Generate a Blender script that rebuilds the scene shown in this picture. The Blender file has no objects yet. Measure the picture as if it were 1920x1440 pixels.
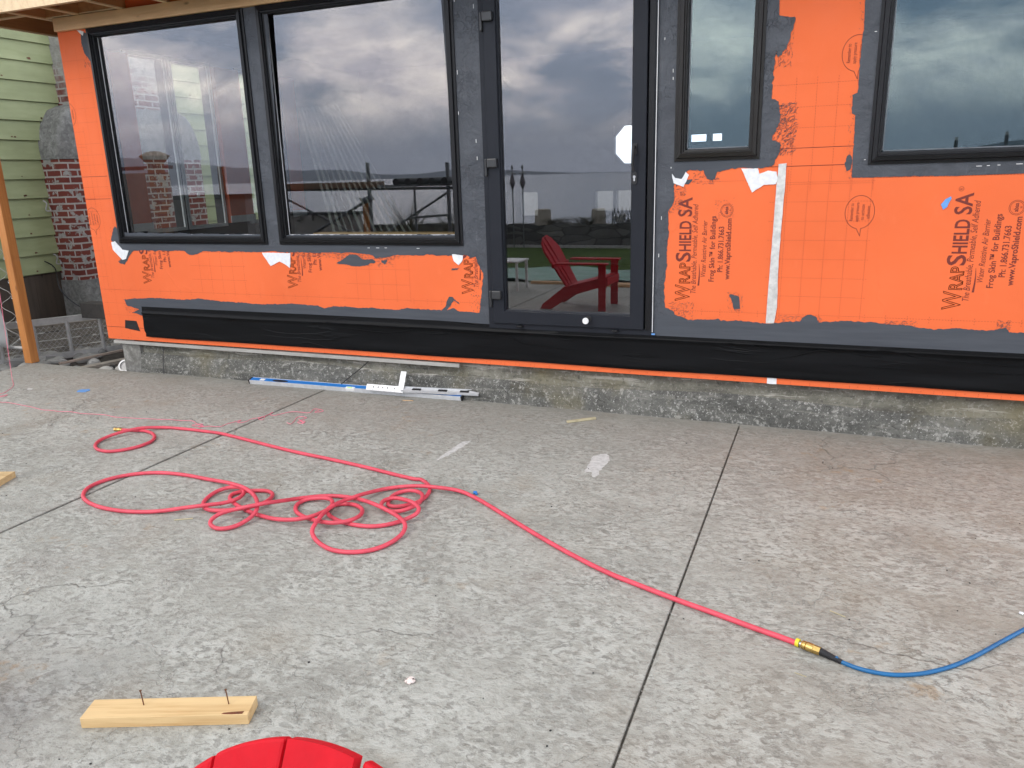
import bpy, bmesh, math, random
from mathutils import Vector, Matrix, noise
from mathutils.geometry import tessellate_polygon
S = bpy.context.scene
C = S.collection
R = math.radians

# ------------------------------------------------------------------ camera
F_PX, YAW, PITCH, ROLL, DIST, EYE = 1447.258, -0.39152, 0.26471, 0.02974, 4.95032, 1.6
def cam_axes():
    cy, sy, cp, sp = math.cos(YAW), math.sin(YAW), math.cos(PITCH), math.sin(PITCH)
    f = Vector((sy*cp, cy*cp, -sp)); r = Vector((cy, -sy, 0)); d = f.cross(r)
    cr, sr = math.cos(ROLL), math.sin(ROLL)
    return cr*r + sr*d, -sr*r + cr*d, f
AX_R, AX_D, AX_F = cam_axes()
EYEP = Vector((0, -DIST, EYE))
cam = bpy.data.objects.new('camera', bpy.data.cameras.new('camera')); C.objects.link(cam)
cam.matrix_world = Matrix(((AX_R.x, -AX_D.x, -AX_F.x, 0), (AX_R.y, -AX_D.y, -AX_F.y, -DIST), (AX_R.z, -AX_D.z, -AX_F.z, EYE), (0, 0, 0, 1)))
cam.data.sensor_width = 36; cam.data.lens = F_PX/1920*36
cam.data.clip_start = 0.05; cam.data.clip_end = 40000
S.camera = cam

# measured points of the photograph turned into points of the real planes they lie on
def on(px, py, axis, val):
    d = AX_R*((px-960)/F_PX) + AX_D*((py-720)/F_PX) + AX_F
    return EYEP + d*((val-EYEP[axis])/d[axis])
def W(px, py, y=0.0):
    p = on(px, py, 1, y); return (p.x, p.z)
def G(px, py, z=0.0):
    p = on(px, py, 2, z); return (p.x, p.y)

# ------------------------------------------------------------------ light
SUN_EL, SUN_AZ = R(42), R(205)       # azimuth measured from +y clockwise
w = bpy.data.worlds.new('World'); S.world = w; w.use_nodes = True
nt = w.node_tree; N = nt.nodes; L = nt.links
for n in list(N): N.remove(n)
def nd(N_, t, **k):
    n = N_.new(t)
    for a, b in k.items():
        if a.startswith('i_'):
            n.inputs[a[2:].replace('_', ' ')].default_value = b
        else: setattr(n, a, b)
    return n
out = nd(N, 'ShaderNodeOutputWorld'); bg = nd(N, 'ShaderNodeBackground'); bg.inputs['Strength'].default_value = 0.1
L.new(bg.outputs[0], out.inputs[0])
sky = nd(N, 'ShaderNodeTexSky'); sky.sky_type = 'NISHITA'; sky.sun_disc = False; sky.sun_elevation = SUN_EL; sky.sun_rotation = SUN_AZ
tc = nd(N, 'ShaderNodeTexCoord')
sep = nd(N, 'ShaderNodeSeparateXYZ'); L.new(tc.outputs['Generated'], sep.inputs[0])
def mth(op, a, b=None, clamp=False):
    n = nd(N, 'ShaderNodeMath'); n.operation = op; n.use_clamp = clamp
    for i, v in enumerate((a, b)):
        if v is None: continue
        if isinstance(v, (int, float)): n.inputs[i].default_value = v
        else: L.new(v, n.inputs[i])
    return n.outputs[0]
def cmb(x, y, z):
    n = nd(N, 'ShaderNodeCombineXYZ')
    for i, v in enumerate((x, y, z)):
        if isinstance(v, (int, float)): n.inputs[i].default_value = v
        else: L.new(v, n.inputs[i])
    return n.outputs[0]
X, Y, Z = sep.outputs
zz = mth('MAXIMUM', mth('ABSOLUTE', Z), 0.0)
den = mth('ADD', zz, 0.13)
cl = cmb(mth('DIVIDE', X, den), mth('DIVIDE', Y, den), 0.0)     # a flat deck of cloud seen in perspective
def noi(vec, scale, det, rough, dist=0.0, off=(0, 0, 0)):
    mp = nd(N, 'ShaderNodeMapping'); mp.inputs['Location'].default_value = off; L.new(vec, mp.inputs['Vector'])
    n = nd(N, 'ShaderNodeTexNoise'); n.inputs['Scale'].default_value = scale; n.inputs['Detail'].default_value = det
    n.inputs['Roughness'].default_value = rough; n.inputs['Distortion'].default_value = dist; L.new(mp.outputs[0], n.inputs['Vector'])
    return n.outputs['Fac']
def rampw(v, *st):
    n = nd(N, 'ShaderNodeValToRGB'); cr = n.color_ramp
    while len(cr.elements) < len(st): cr.elements.new(0.5)
    for e, (p, c) in zip(cr.elements, st):
        e.position = p; e.color = (c, c, c, 1) if isinstance(c, (int, float)) else (*c, 1)
    L.new(v, n.inputs[0]); return n.outputs[0]
def mixw(f, a, b, mode='MIX'):
    n = nd(N, 'ShaderNodeMix'); n.data_type = 'RGBA'; n.blend_type = mode
    for s, v in ((0, f), (6, a), (7, b)):
        if isinstance(v, (int, float)) : n.inputs[s].default_value = v
        elif isinstance(v, tuple): n.inputs[s].default_value = (*v, 1)
        else: L.new(v, n.inputs[s])
    return n.outputs[2]
cv = cmb(X, Y, mth('MULTIPLY', Z, 2.3))
n1 = noi(cv, 5.2, 9, 0.58, 0.35, (3.3, 1.6, 0))
n2 = noi(cv, 2.6, 6, 0.5, 0.1, (7.3, 4.1, 2))
n3 = noi(cv, 9.0, 6, 0.6, 0.3, (1.3, 9.1, 2))
body = rampw(n2, (0.34, (7.5, 10.0, 13.5)), (0.5, (12.0, 14.4, 18.5)), (0.66, (18.5, 20.0, 24.0)))
mask = mth('MULTIPLY', rampw(n1, (0.40, 0.0), (0.57, 1.0)), rampw(Z, (0.03, 0.1), (0.075, 1.0), (0.15, 1.0), (0.20, 0.4), (0.3, 0.3)))
lit = mixw(rampw(n3, (0.36, 0.0), (0.62, 1.0)), (27.0, 26.2, 28.5), (54.0, 50.0, 46.0))
cloud = mixw(mask, body, lit)
low = rampw(Z, (0.0, 1.0), (0.05, 0.6), (0.10, 0.0))
cloud = mixw(mth('MULTIPLY', low, 0.75), cloud, (17.0, 18.8, 22.5))
# overhead the deck is brighter, which is where most of the light comes from
cloud = mixw(rampw(Z, (0.3, 0.0), (0.7, 1.0)), cloud, (9.5, 9.5, 9.7))
thin = mixw(0.9, sky.outputs[0], cloud)
L.new(thin, bg.inputs['Color'])
sd = bpy.data.lights.new('sun', 'SUN'); sd.energy = 1.15; sd.angle = R(22); sd.color = (1, 0.955, 0.9)
so = bpy.data.objects.new('sun', sd); C.objects.link(so)
sv = Vector((math.sin(SUN_AZ)*math.cos(SUN_EL), math.cos(SUN_AZ)*math.cos(SUN_EL), math.sin(SUN_EL)))
so.rotation_euler = sv.to_track_quat('Z', 'Y').to_euler(); so.location = (0, -8, 12)
S.view_settings.view_transform = 'Standard'; S.view_settings.look = 'None'; S.view_settings.exposure = 0.40; S.view_settings.gamma = 1
S.cycles.max_bounces = 10; S.cycles.transparent_max_bounces = 16; S.cycles.caustics_reflective = False
S.cycles.use_denoising = True; S.cycles.sample_clamp_indirect = 6

# ------------------------------------------------------------------ materials
class NT:
    def __init__(s, name):
        s.m = bpy.data.materials.new(name); s.m.use_nodes = True; s.t = s.m.node_tree; s.n = s.t.nodes; s.l = s.t.links
        s.b = s.n['Principled BSDF']; s.out = s.n['Material Output']; s.co = s.n.new('ShaderNodeTexCoord').outputs['Object']
    def inp(s, node, i, v):
        if v is None: return
        if isinstance(v, (int, float)): node.inputs[i].default_value = v
        elif isinstance(v, tuple): node.inputs[i].default_value = (*v, 1) if len(v) == 3 and node.inputs[i].type == 'RGBA' else v
        else: s.l.new(v, node.inputs[i])
    def map(s, sc=(1, 1, 1), rot=(0, 0, 0), loc=(0, 0, 0), v=None):
        n = s.n.new('ShaderNodeMapping'); n.inputs['Scale'].default_value = sc; n.inputs['Rotation'].default_value = rot; n.inputs['Location'].default_value = loc
        s.l.new(v or s.co, n.inputs['Vector']); return n.outputs[0]
    def noise(s, v=None, sc=5, det=4, ro=.5, di=0, col=False):
        n = s.n.new('ShaderNodeTexNoise'); s.inp(n, 'Vector', v or s.co); s.inp(n, 'Scale', sc); s.inp(n, 'Detail', det); s.inp(n, 'Roughness', ro); s.inp(n, 'Distortion', di)
        return n.outputs['Color' if col else 'Fac']
    def vor(s, v=None, sc=5, feat='F1', rnd=1.0, out='Distance'):
        n = s.n.new('ShaderNodeTexVoronoi'); n.feature = feat; s.inp(n, 'Vector', v or s.co); s.inp(n, 'Scale', sc); s.inp(n, 'Randomness', rnd); return n.outputs[out]
    def ramp(s, v, *st, interp='LINEAR'):
        n = s.n.new('ShaderNodeValToRGB'); cr = n.color_ramp; cr.interpolation = interp
        while len(cr.elements) < len(st): cr.elements.new(.5)
        for e, (p, c) in zip(cr.elements, st): e.position = p; e.color = (c, c, c, 1) if isinstance(c, (int, float)) else (*c, 1)
        s.l.new(v, n.inputs[0]); return n.outputs[0]
    def mix(s, f, a, b, mode='MIX'):
        n = s.n.new('ShaderNodeMix'); n.data_type = 'RGBA'; n.blend_type = mode
        s.inp(n, 0, f); s.inp(n, 6, a); s.inp(n, 7, b); return n.outputs[2]
    def math(s, op, a, b=None, c=None, clamp=False):
        n = s.n.new('ShaderNodeMath'); n.operation = op; n.use_clamp = clamp
        for i, v in enumerate((a, b, c)): s.inp(n, i, v)
        return n.outputs[0]
    def xyz(s, v=None):
        n = s.n.new('ShaderNodeSeparateXYZ'); s.l.new(v or s.co, n.inputs[0]); return n.outputs
    def comb(s, x, y, z):
        n = s.n.new('ShaderNodeCombineXYZ'); s.inp(n, 0, x); s.inp(n, 1, y); s.inp(n, 2, z); return n.outputs[0]
    def add(s, a, b, k=1.0):
        n = s.n.new('ShaderNodeVectorMath'); n.operation = 'MULTIPLY_ADD'; s.l.new(b, n.inputs[0]); n.inputs[1].default_value = (k, k, k); s.l.new(a, n.inputs[2]); return n.outputs[0]
    def bump(s, h, st=.3, d=.01, prev=None):
        n = s.n.new('ShaderNodeBump'); s.inp(n, 'Height', h); n.inputs['Strength'].default_value = st; n.inputs['Distance'].default_value = d
        if prev is not None: s.l.new(prev, n.inputs['Normal'])
        return n.outputs[0]
    def done(s, col, rough=.6, normal=None, metal=0, spec=.5):
        s.inp(s.b, 'Base Color', col); s.inp(s.b, 'Roughness', rough); s.inp(s.b, 'Metallic', metal); s.inp(s.b, 'Specular IOR Level', spec)
        if normal is not None: s.l.new(normal, s.b.inputs['Normal'])
        return s.m
def sr(r, g, b):
    return tuple(((c/255)/12.92 if c/255 <= .04045 else ((c/255+.055)/1.055)**2.4) for c in (r, g, b))
def simple(name, col, rough=.6, metal=0, var=.15, sc=8, bump=0, bsc=60, bd=.002, spec=.5):
    m = NT(name); n = m.noise(None, sc, 5, .6)
    lo = tuple(c*(1-var) for c in col); hi = tuple(min(1, c*(1+var)) for c in col)
    c = m.ramp(n, (.3, lo), (.7, hi)); nn = m.bump(m.noise(None, bsc, 4, .6), bump, bd) if bump else None
    return m.done(c, m.ramp(m.noise(None, sc*2.3, 3, .5), (.3, rough*.88), (.7, min(1, rough*1.1))), nn, metal, spec)

def wood(name, col, dark, axis=0, sc=1.0, rough=.6, knots=True):
    m = NT(name); s = [38*sc, 38*sc, 38*sc]; s[axis] = 2.2*sc
    v = m.add(m.map(tuple(s)), m.noise(m.map(tuple(x*.35 for x in s)), 1, 3, .5, col=True), 2.4)
    g = m.noise(v, .55, 6, .62)
    c = m.ramp(g, (.28, dark), (.5, col), (.75, tuple(min(1, x*1.12) for x in col)))
    c = m.mix(m.ramp(m.noise(None, 2.2, 3, .5), (.4, 0), (.75, .35)), c, tuple(x*.72 for x in col))
    if knots:
        k = m.vor(m.map(tuple(9 if i != axis else 3.2 for i in range(3))), 1)
        c = m.mix(m.ramp(k, (.045, .85), (.12, 0)), c, tuple(x*.4 for x in dark))
    return m.done(c, rough, m.bump(g, .25, .0015))

# --- the slab: stamped concrete with pale flakes, brown stains, hairline cracks and sawn joints
m = NT('stamped_concrete')
wob = m.noise(None, 2.3, 3, .5, col=True)
v0 = m.add(m.co, wob, .12)
big = m.noise(v0, .55, 5, .6)
mid = m.noise(m.map((.8, 1.2, 1), (0, 0, .4), v=v0), 3.4, 8, .66, .4)
fl1 = m.noise(m.map((.9, 1.15, 1), (0, 0, R(-14)), v=v0), 22, 8, .68, .25)
fl2 = m.noise(m.map((.85, 1.2, 1), (0, 0, R(-24)), (4, 2, 1), v=v0), 52, 6, .66, .2)
fl3 = m.noise(m.map((.85, 1.25, 1), (0, 0, R(-10)), (14, 2, 1), v=v0), 36, 5, .58, .15)
fine = m.noise(None, 300, 3, .7)
px_s = m.xyz()[0]
side = m.ramp(m.math('ADD', m.math('MULTIPLY', px_s, .16), m.math('MULTIPLY', big, .6)), (.10, 0), (.42, 1))
mott = m.noise(v0, 2.1, 7, .62, .5)
under = m.mix(side, (.352, .350, .320), (.352, .325, .285))
base = m.mix(m.ramp(mott, (.36, .75), (.52, 0)), under, m.mix(side, (.275, .272, .248), (.265, .238, .205)))
base = m.mix(m.ramp(mott, (.50, 0), (.66, .65)), base, (.455, .462, .435))
top_ = m.mix(side, (.56, .57, .545), (.55, .535, .495))
base = m.mix(m.math('MULTIPLY', m.math('MULTIPLY', m.ramp(fl1, (.47, 0), (.55, 1)), m.ramp(mid, (.36, .30), (.60, 1))), .62), base, top_)
base = m.mix(m.math('MULTIPLY', m.ramp(fl3, (.425, 1), (.465, 0)), m.ramp(m.math('ADD', mid, m.math('MULTIPLY', side, .12)), (.42, .30), (.62, .78))), base, m.mix(side, (.200, .196, .178), (.215, .188, .160)))
base = m.mix(m.math('MULTIPLY', m.ramp(fl2, (.56, 0), (.61, 1)), m.ramp(mid, (.4, .2), (.6, .6))), base, (.54, .54, .51))
base = m.mix(m.math('MULTIPLY', m.ramp(fl2, (.38, 1), (.42, 0)), .50), base, (.14, .13, .11))
rdg_ = m.ramp(m.vor(m.add(m.co, m.noise(None, 2.6, 6, .65, col=True), .9), 1.5, 'DISTANCE_TO_EDGE'), (0, 1), (.010, 0))
rdg_ = m.math('MULTIPLY', rdg_, m.ramp(m.noise(None, 1.6, 4, .5), (.46, 0), (.56, 1)))
base = m.mix(m.math('MULTIPLY', rdg_, .2), base, (.52, .51, .47))
base = m.mix(m.math('MULTIPLY', m.math('MULTIPLY', side, m.ramp(m.noise(v0, 1.3, 7, .66, .4), (.48, 0), (.64, 1))), .40), base, (.265, .215, .155))
base = m.mix(m.math('MULTIPLY', m.ramp(m.noise(v0, 1.9, 6, .62), (.56, 0), (.74, 1)), .40), base, (.255, .20, .135))
rust = m.math('MULTIPLY', m.ramp(m.noise(v0, 9, 6, .65), (.60, 0), (.68, 1)), m.ramp(m.noise(v0, .9, 2, .5), (.5, 0), (.62, 1)))
base = m.mix(m.math('MULTIPLY', rust, .55), base, (.36, .215, .085))
base = m.mix(m.math('MULTIPLY', m.ramp(m.noise(v0, 1.1, 3, .5, 1), (.60, 0), (.72, 1)), .18), base, (.24, .20, .19))
base = m.mix(.16, base, m.ramp(fine, (.3, .10), (.7, .55)), 'MIX')
ck = m.add(m.co, m.noise(None, 1.7, 5, .6, col=True), .55)
crk = m.ramp(m.vor(ck, .62, 'DISTANCE_TO_EDGE'), (.0, 1), (.0045, 0))
crk = m.math('MULTIPLY', crk, m.ramp(m.noise(None, .9, 3, .5), (.5, 0), (.56, 1)))
base = m.mix(m.math('MULTIPLY', crk, .38), base, (.13, .12, .11))
sx, sy_, sz = m.xyz()
# dirt packed in the two joints, and damp staining against the foundation
def near(val, c, wd): return m.ramp(m.math('ABSOLUTE', m.math('SUBTRACT', val, c)), (0, 1), (wd, 0))
jd = m.math('ADD', m.math('MULTIPLY', near(sx, -3.618, .02), m.ramp(m.noise(None, 3, 4, .6), (.3, .35), (.6, .9))), near(sx, -.454, .007), clamp=True)
base = m.mix(m.math('MULTIPLY', jd, .88), base, (.06, .052, .045))
wall_tone = m.ramp(m.math('ADD', sy_, m.math('MULTIPLY', mott, 2.2)), (-.9, 0), (.9, 1))  # slab colour darkens gradually towards the wall, broken up by noise
base = m.mix(m.math('MULTIPLY', wall_tone, .42), base, (.225, .205, .180))
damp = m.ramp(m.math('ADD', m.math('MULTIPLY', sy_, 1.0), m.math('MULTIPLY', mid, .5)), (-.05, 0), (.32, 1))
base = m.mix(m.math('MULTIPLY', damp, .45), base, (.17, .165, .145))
base = m.mix(1.0, base, (1.035, 1.035, .995), 'MULTIPLY')
h = m.math('ADD', m.math('MULTIPLY', fl1, .6), m.math('MULTIPLY', mid, .9)); h = m.math('ADD', h, m.math('MULTIPLY', rdg_, .25)); h = m.math('ADD', h, m.math('MULTIPLY', fl2, .3)); h = m.math('SUBTRACT', h, m.math('MULTIPLY', crk, .4))
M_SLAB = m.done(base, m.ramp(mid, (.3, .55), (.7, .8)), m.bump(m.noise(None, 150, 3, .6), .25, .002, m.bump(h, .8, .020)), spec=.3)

# --- old foundation concrete
def concrete(name, a, b, speck=.5, agg=90, rough=.9, moss=.3):
    m = NT(name); v = m.add(m.co, m.noise(None, 4, 4, .6, col=True), .1)
    n1 = m.noise(v, 3, 7, .65); n2 = m.noise(v, 16, 6, .7, .6); ag = m.vor(None, agg)
    c = m.ramp(n1, (.32, a), (.55, tuple((x+y)/2 for x, y in zip(a, b))), (.75, b))
    c = m.mix(m.math('MULTIPLY', m.ramp(n2, (.42, 1), (.54, 0)), .5), c, tuple(x*.45 for x in a))
    c = m.mix(m.math('MULTIPLY', m.ramp(n2, (.58, 0), (.66, 1)), .5), c, tuple(min(1, x*1.35) for x in b))
    c = m.mix(m.math('MULTIPLY', m.ramp(m.vor(None, agg, out='Color'), (.0, 1), (.3, 0), (.86, 0), (.93, 1)), speck), c, m.ramp(m.noise(None, agg, 2, .5), (.45, (.09, .085, .08)), (.55, (.5, .5, .47))))
    c = m.mix(m.math('MULTIPLY', m.ramp(m.noise(v, 1.6, 5, .6), (.5, 0), (.7, 1)), moss), c, (.16, .145, .075))
    return m.done(c, rough, m.bump(n2, .7, .012, m.bump(ag, .5, .006)), spec=.2)
def footing(name, a, b, streak, speck, chips):
    m = NT(name); v = m.add(m.co, m.noise(None, 5, 5, .6, col=True), .05)
    n1 = m.noise(m.map((1, 1, 2.2), v=v), 2.4, 7, .65); n2 = m.noise(v, 26, 7, .7, .3); n3 = m.noise(m.map((1, 1, 1), v=v), 80, 5, .7)
    c = m.ramp(n1, (.34, a), (.5, tuple((x+y)/2 for x, y in zip(a, b))), (.66, b))
    st_ = m.noise(m.map((1.6, 3, 26), v=v), 1, 6, .6)
    c = m.mix(m.math('MULTIPLY', m.ramp(st_, (.56, 0), (.62, 1)), streak), c, (.50, .48, .42))
    c = m.mix(m.math('MULTIPLY', m.ramp(st_, (.38, 1), (.44, 0)), streak), c, (.085, .08, .07))
    c = m.mix(m.math('MULTIPLY', m.ramp(n2, (.36, 1), (.43, 0)), .7), c, (.06, .058, .052))
    c = m.mix(m.math('MULTIPLY', m.ramp(n2, (.55, 0), (.61, 1)), chips), c, (.46, .45, .41))
    c = m.mix(m.math('MULTIPLY', m.ramp(n3, (.60, 0), (.66, 1)), speck), c, (.62, .61, .57))
    c = m.mix(m.math('MULTIPLY', m.ramp(n3, (.34, 1), (.40, 0)), speck), c, (.04, .04, .036))
    c = m.mix(m.math('MULTIPLY', m.ramp(m.noise(v, 1.5, 6, .6), (.54, 0), (.7, 1)), .4), c, (.20, .165, .07))
    return m.done(c, .92, m.bump(n2, .8, .014, m.bump(n3, .6, .006)), spec=.2)
M_FOUND = footing('foundation_concrete', (.105, .102, .082), (.235, .228, .185), .6, .35, .3)
M_FOUNDLOW = footing('exposed_aggregate', (.075, .075, .068), (.165, .163, .145), .15, .8, .5)
M_BLOCK = concrete('parged_concrete', (.21, .205, .19), (.33, .325, .305), .15, 120, moss=.1)

# --- membrane, coatings, plastics, metals
m = NT('orange_membrane')
n = m.noise(None, 1.2, 4, .5); c = m.ramp(n, (.3, (.74, .140, .042)), (.7, (.84, .164, .051)))
c = m.mix(m.math('MULTIPLY', m.ramp(m.noise(None, 30, 6, .7), (.62, 0), (.75, 1)), .18), c, (.55, .07, .02))
wr = m.noise(m.add(m.map((1, 1, .6)), m.noise(None, 2, 3, .5, col=True), .6), 2.6, 3, .4)
ws = m.ramp(wr, (.47, 0), (.50, 1), (.53, 0)); ws = m.math('MULTIPLY', ws, m.ramp(m.noise(None, 1.1, 3, .5), (.48, 0), (.6, 1)))
c = m.mix(m.math('MULTIPLY', m.ramp(m.noise(m.map((1, 1, .5)), 4, 6, .7), (.6, 0), (.8, 1)), .22), c, (.92, .26, .12))
M_ORANGE = m.done(c, m.ramp(m.noise(None, 5, 4, .6), (.3, .55), (.7, .8)), m.bump(m.noise(None, 260, 2, .5), .12, .001, m.bump(ws, .22, .006, m.bump(m.noise(None, 3.0, 3, .5), .25, .03))), spec=.25)
m = NT('grey_coating')
v = m.add(m.co, m.noise(None, 6, 3, .5, col=True), .08)
n = m.noise(v, 5, 6, .6); st = m.noise(m.map((30, 30, 3)), 1, 4, .6)
c = m.ramp(n, (.3, (.045, .050, .060)), (.7, (.070, .077, .089)))
c = m.mix(m.math('MULTIPLY', m.ramp(st, (.6, 0), (.7, 1)), .3), c, (.12, .125, .135))
wr = m.ramp(m.vor(m.add(m.map((1, 1, .35)), m.noise(None, 9, 4, .6, col=True), .35), 11, 'DISTANCE_TO_EDGE'), (0, 0), (.05, 1))
M_GREY = m.done(c, .55, m.bump(n, 1.0, .022, m.bump(m.math('MULTIPLY', wr, m.ramp(m.noise(None, 3, 2, .5), (.45, 0), (.6, 1))), .6, .005)), spec=.45)
m = NT('grey_coating_smooth')
n = m.noise(m.map((2, 8, 26)), 1, 6, .6)
M_GREYS = m.done(m.ramp(n, (.3, (.050, .056, .067)), (.7, (.070, .078, .090))), .6, m.bump(n, .3, .004), spec=.35)
m = NT('black_sheet')
v = m.add(m.map((.7, 1, 7)), m.noise(m.map((1.2, 1, 3)), 1, 3, .5, col=True), .8)
n = m.noise(v, 1.6, 3, .45); n2 = m.noise(m.map((3, 9, 50)), 1, 4, .6)
rdg = m.ramp(n, (.47, 0), (.50, 1), (.53, 0))
M_SHEET = m.done(m.ramp(n2, (.3, (.0028, .0030, .0034)), (.75, (.0048, .0051, .0058))), .48, m.bump(m.math('MULTIPLY', rdg, m.ramp(m.noise(m.map((1.5, 1, 4)), 1, 2, .5), (.5, 0), (.62, 1))), .5, .006, m.bump(n2, .15, .003)), spec=.13)
M_FRAME = simple('black_frame_paint', (.0085, .0085, .0095), .36, var=.12, bump=.05, bsc=300, bd=.0005, spec=.25)
M_FRAMEB = simple('bronze_black_frame', (.015, .013, .011), .38, var=.12, spec=.28)
M_DOOR = simple('anthracite_powdercoat', (.0150, .0170, .0225), .45, var=.06, bump=.08, bsc=500, bd=.0004, spec=.2)
M_HINGE = simple('hinge_cover_grey', (.03, .031, .032), .38)
M_WHITE = simple('white_plastic', (.8, .8, .78), .35, var=.03)
M_PAPER = simple('white_liner_paper', (.74, .75, .76), .6, var=.1, sc=40, bump=.3, bsc=40, bd=.004)
M_SILVER = simple('silver_foil_tape', (.62, .61, .58), .42, var=.22, sc=30, metal=.35, bump=.6, bsc=55, bd=.004)
M_ALU = simple('brushed_aluminium', (.66, .67, .68), .42, metal=.25, var=.1, sc=25)
M_ALUOLD = simple('weathered_aluminium', (.44, .43, .41), .55, metal=.15, var=.2, sc=12)
M_STEEL = simple('steel', (.5, .5, .5), .3, metal=1)
M_NAIL = simple('nail_steel', (.18, .085, .05), .45, metal=.7)
M_BRASS = simple('brass', (.62, .42, .14), .3, metal=.9, var=.15, sc=60)
M_RUBBER = simple('black_rubber', (.014, .014, .015), .55)
M_HOSE = simple('red_rubber_hose', (.66, .070, .105), .5, var=.14, sc=14, bump=.06, bsc=200)
M_HOSEB = simple('blue_hose', (.006, .12, .30), .4, var=.12, sc=16)
M_YEL = simple('yellow_ring', (.75, .62, .03), .4, var=.03)
M_BLUE = simple('blue_enamel', (.012, .17, .52), .38, var=.08, sc=20)
M_BLUETAPE = simple('blue_masking_tape', (.13, .32, .68), .6, var=.1, sc=30)
M_VIAL = simple('spirit_vial_green', (.55, .85, .12), .2, var=.03)
M_INK = simple('dark_ink', (.165, .022, .012), .7, var=.1, sc=60)
M_INKF = simple('faint_grid_ink', (.38, .045, .014), .7, var=.3, sc=20)
M_PINK = simple('pink_string', (.85, .22, .30), .7, var=.05)
M_RED = simple('red_moulded_plastic', (.55, .004, .013), .55, var=.07, sc=30, bump=.15, bsc=220, bd=.001, spec=.18)
M_BLACK = simple('black_paint', (.012, .012, .013), .5)
M_DARK = simple('dark_interior', (.05, .052, .055), .8, var=.2, sc=2)
M_FLOORIN = simple('interior_floor', (.12, .10, .085), .6, var=.2, sc=3)
M_CEIL = simple('interior_ceiling', (.10, .10, .10), .8)
M_FIR = wood('fresh_fir', (.74, .47, .24), (.60, .34, .15), 0, 1, .6)
M_FIRY = wood('fresh_fir_rafter', (.52, .25, .10), (.38, .16, .06), 1, 1, .6)
M_FIREDGE = wood('fir_edge', (.82, .62, .38), (.70, .48, .26), 1, 1, .6)  # pale fir; under rafters and blocking its paleness is painted bounce light
M_BLOCKW = wood('pine_offcut', (.70, .50, .25), (.52, .31, .12), 0, 1.6, .6, True)
M_POST = wood('oiled_post', (.55, .22, .06), (.40, .14, .035), 2, .8, .5)
M_OLDW = wood('grey_board', (.30, .27, .225), (.18, .155, .13), 0, .8, .8)
M_SKIRTW = wood('brown_plywood', (.085, .062, .045), (.05, .036, .026), 2, .6, .75)
M_CLOTH = simple('grey_canvas', (.42, .43, .41), .8, var=.08, sc=5)
M_TUBE = simple('galvanised_tube', (.16, .17, .18), .45, metal=.6, var=.25, sc=14)
M_TARP = simple('green_tarp', (.035, .22, .13), .35, var=.25, sc=5, bump=.7, bsc=8, bd=.03)
M_STUMP = wood('driftwood', (.35, .32, .26), (.2, .17, .14), 2, .5, .9)
M_WIRE = simple('rope', (.38, .37, .34), .7)
M_ORGPOST = simple('orange_membrane_inside', (.80, .17, .08), .7, var=.08)

def glass(name, base, tint, refl):
    m = NT(name); n = m.n; tr = n.new('ShaderNodeBsdfTransparent'); tr.inputs[0].default_value = (*tint, 1)
    gl = n.new('ShaderNodeBsdfGlossy'); gl.inputs[0].default_value = (*refl, 1); gl.inputs['Roughness'].default_value = 0.0
    lw = n.new('ShaderNodeLayerWeight'); lw.inputs['Blend'].default_value = .5
    f = m.math('ADD', m.math('MULTIPLY', m.math('POWER', lw.outputs['Facing'], 4), .75), base, clamp=True)
    mx = n.new('ShaderNodeMixShader'); m.l.new(f, mx.inputs[0]); m.l.new(tr.outputs[0], mx.inputs[1]); m.l.new(gl.outputs[0], mx.inputs[2])
    m.l.new(mx.outputs[0], m.out.inputs[0]); return m.m
M_GLASS = glass('coated_glass', .155, (.60, .64, .62), (1, .985, 1))
M_GLASSB = glass('blue_coated_glass', .115, (.60, .70, .72), (.74, .95, 1))

# --- brick
m = NT('old_red_brick')
sx, sy2, sz = m.xyz()
v = m.comb(m.math('ADD', sx, sy2), sz, 0.0)
v = m.add(v, m.noise(None, 9, 3, .5, col=True), .012)
br = m.n.new('ShaderNodeTexBrick'); m.l.new(v, br.inputs['Vector'])
br.inputs['Scale'].default_value = 1; br.inputs['Brick Width'].default_value = .25; br.inputs['Row Height'].default_value = .083; br.inputs['Mortar Size'].default_value = .011
br.inputs['Mortar Smooth'].default_value = .1; br.inputs['Color1'].default_value = (.20, .045, .03, 1); br.inputs['Color2'].default_value = (.13, .030, .024, 1); br.inputs['Mortar'].default_value = (.50, .48, .44, 1)
br.inputs['Bias'].default_value = -.2
c = m.mix(m.math('MULTIPLY', m.noise(None, 26, 5, .6), .5), br.outputs['Color'], (.16, .06, .05))
sm = m.noise(m.add(m.co, m.noise(None, 8, 3, .5, col=True), .06), 7.5, 5, .55)
smear = m.ramp(sm, (.565, 0), (.60, 1))
up = m.ramp(m.math('ADD', sz, m.math('MULTIPLY', sm, .9)), (2.55/4, 0), (3.3/4, .95)) if False else m.ramp(m.math('MULTIPLY', m.math('ADD', sz, m.math('MULTIPLY', sm, 1.2)), .25), (.80, 0), (.93, 1))
smear = m.math('MAXIMUM', smear, up)
c = m.mix(smear, c, m.ramp(m.noise(None, 14, 5, .6), (.3, (.27, .26, .235)), (.7, (.43, .41, .375))))
hh = m.math('ADD', m.math('SUBTRACT', 1.0, br.outputs['Fac']), m.math('MULTIPLY', m.noise(None, 50, 4, .6), .5))
M_BRICK = m.done(c, .88, m.bump(hh, .7, .008), spec=.2)
m = NT('pale_green_paint')
n = m.noise(m.map((1, 2.2, 12)), 1, 5, .6); c = m.ramp(n, (.3, (.31, .345, .175)), (.7, (.39, .425, .23)))
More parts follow.
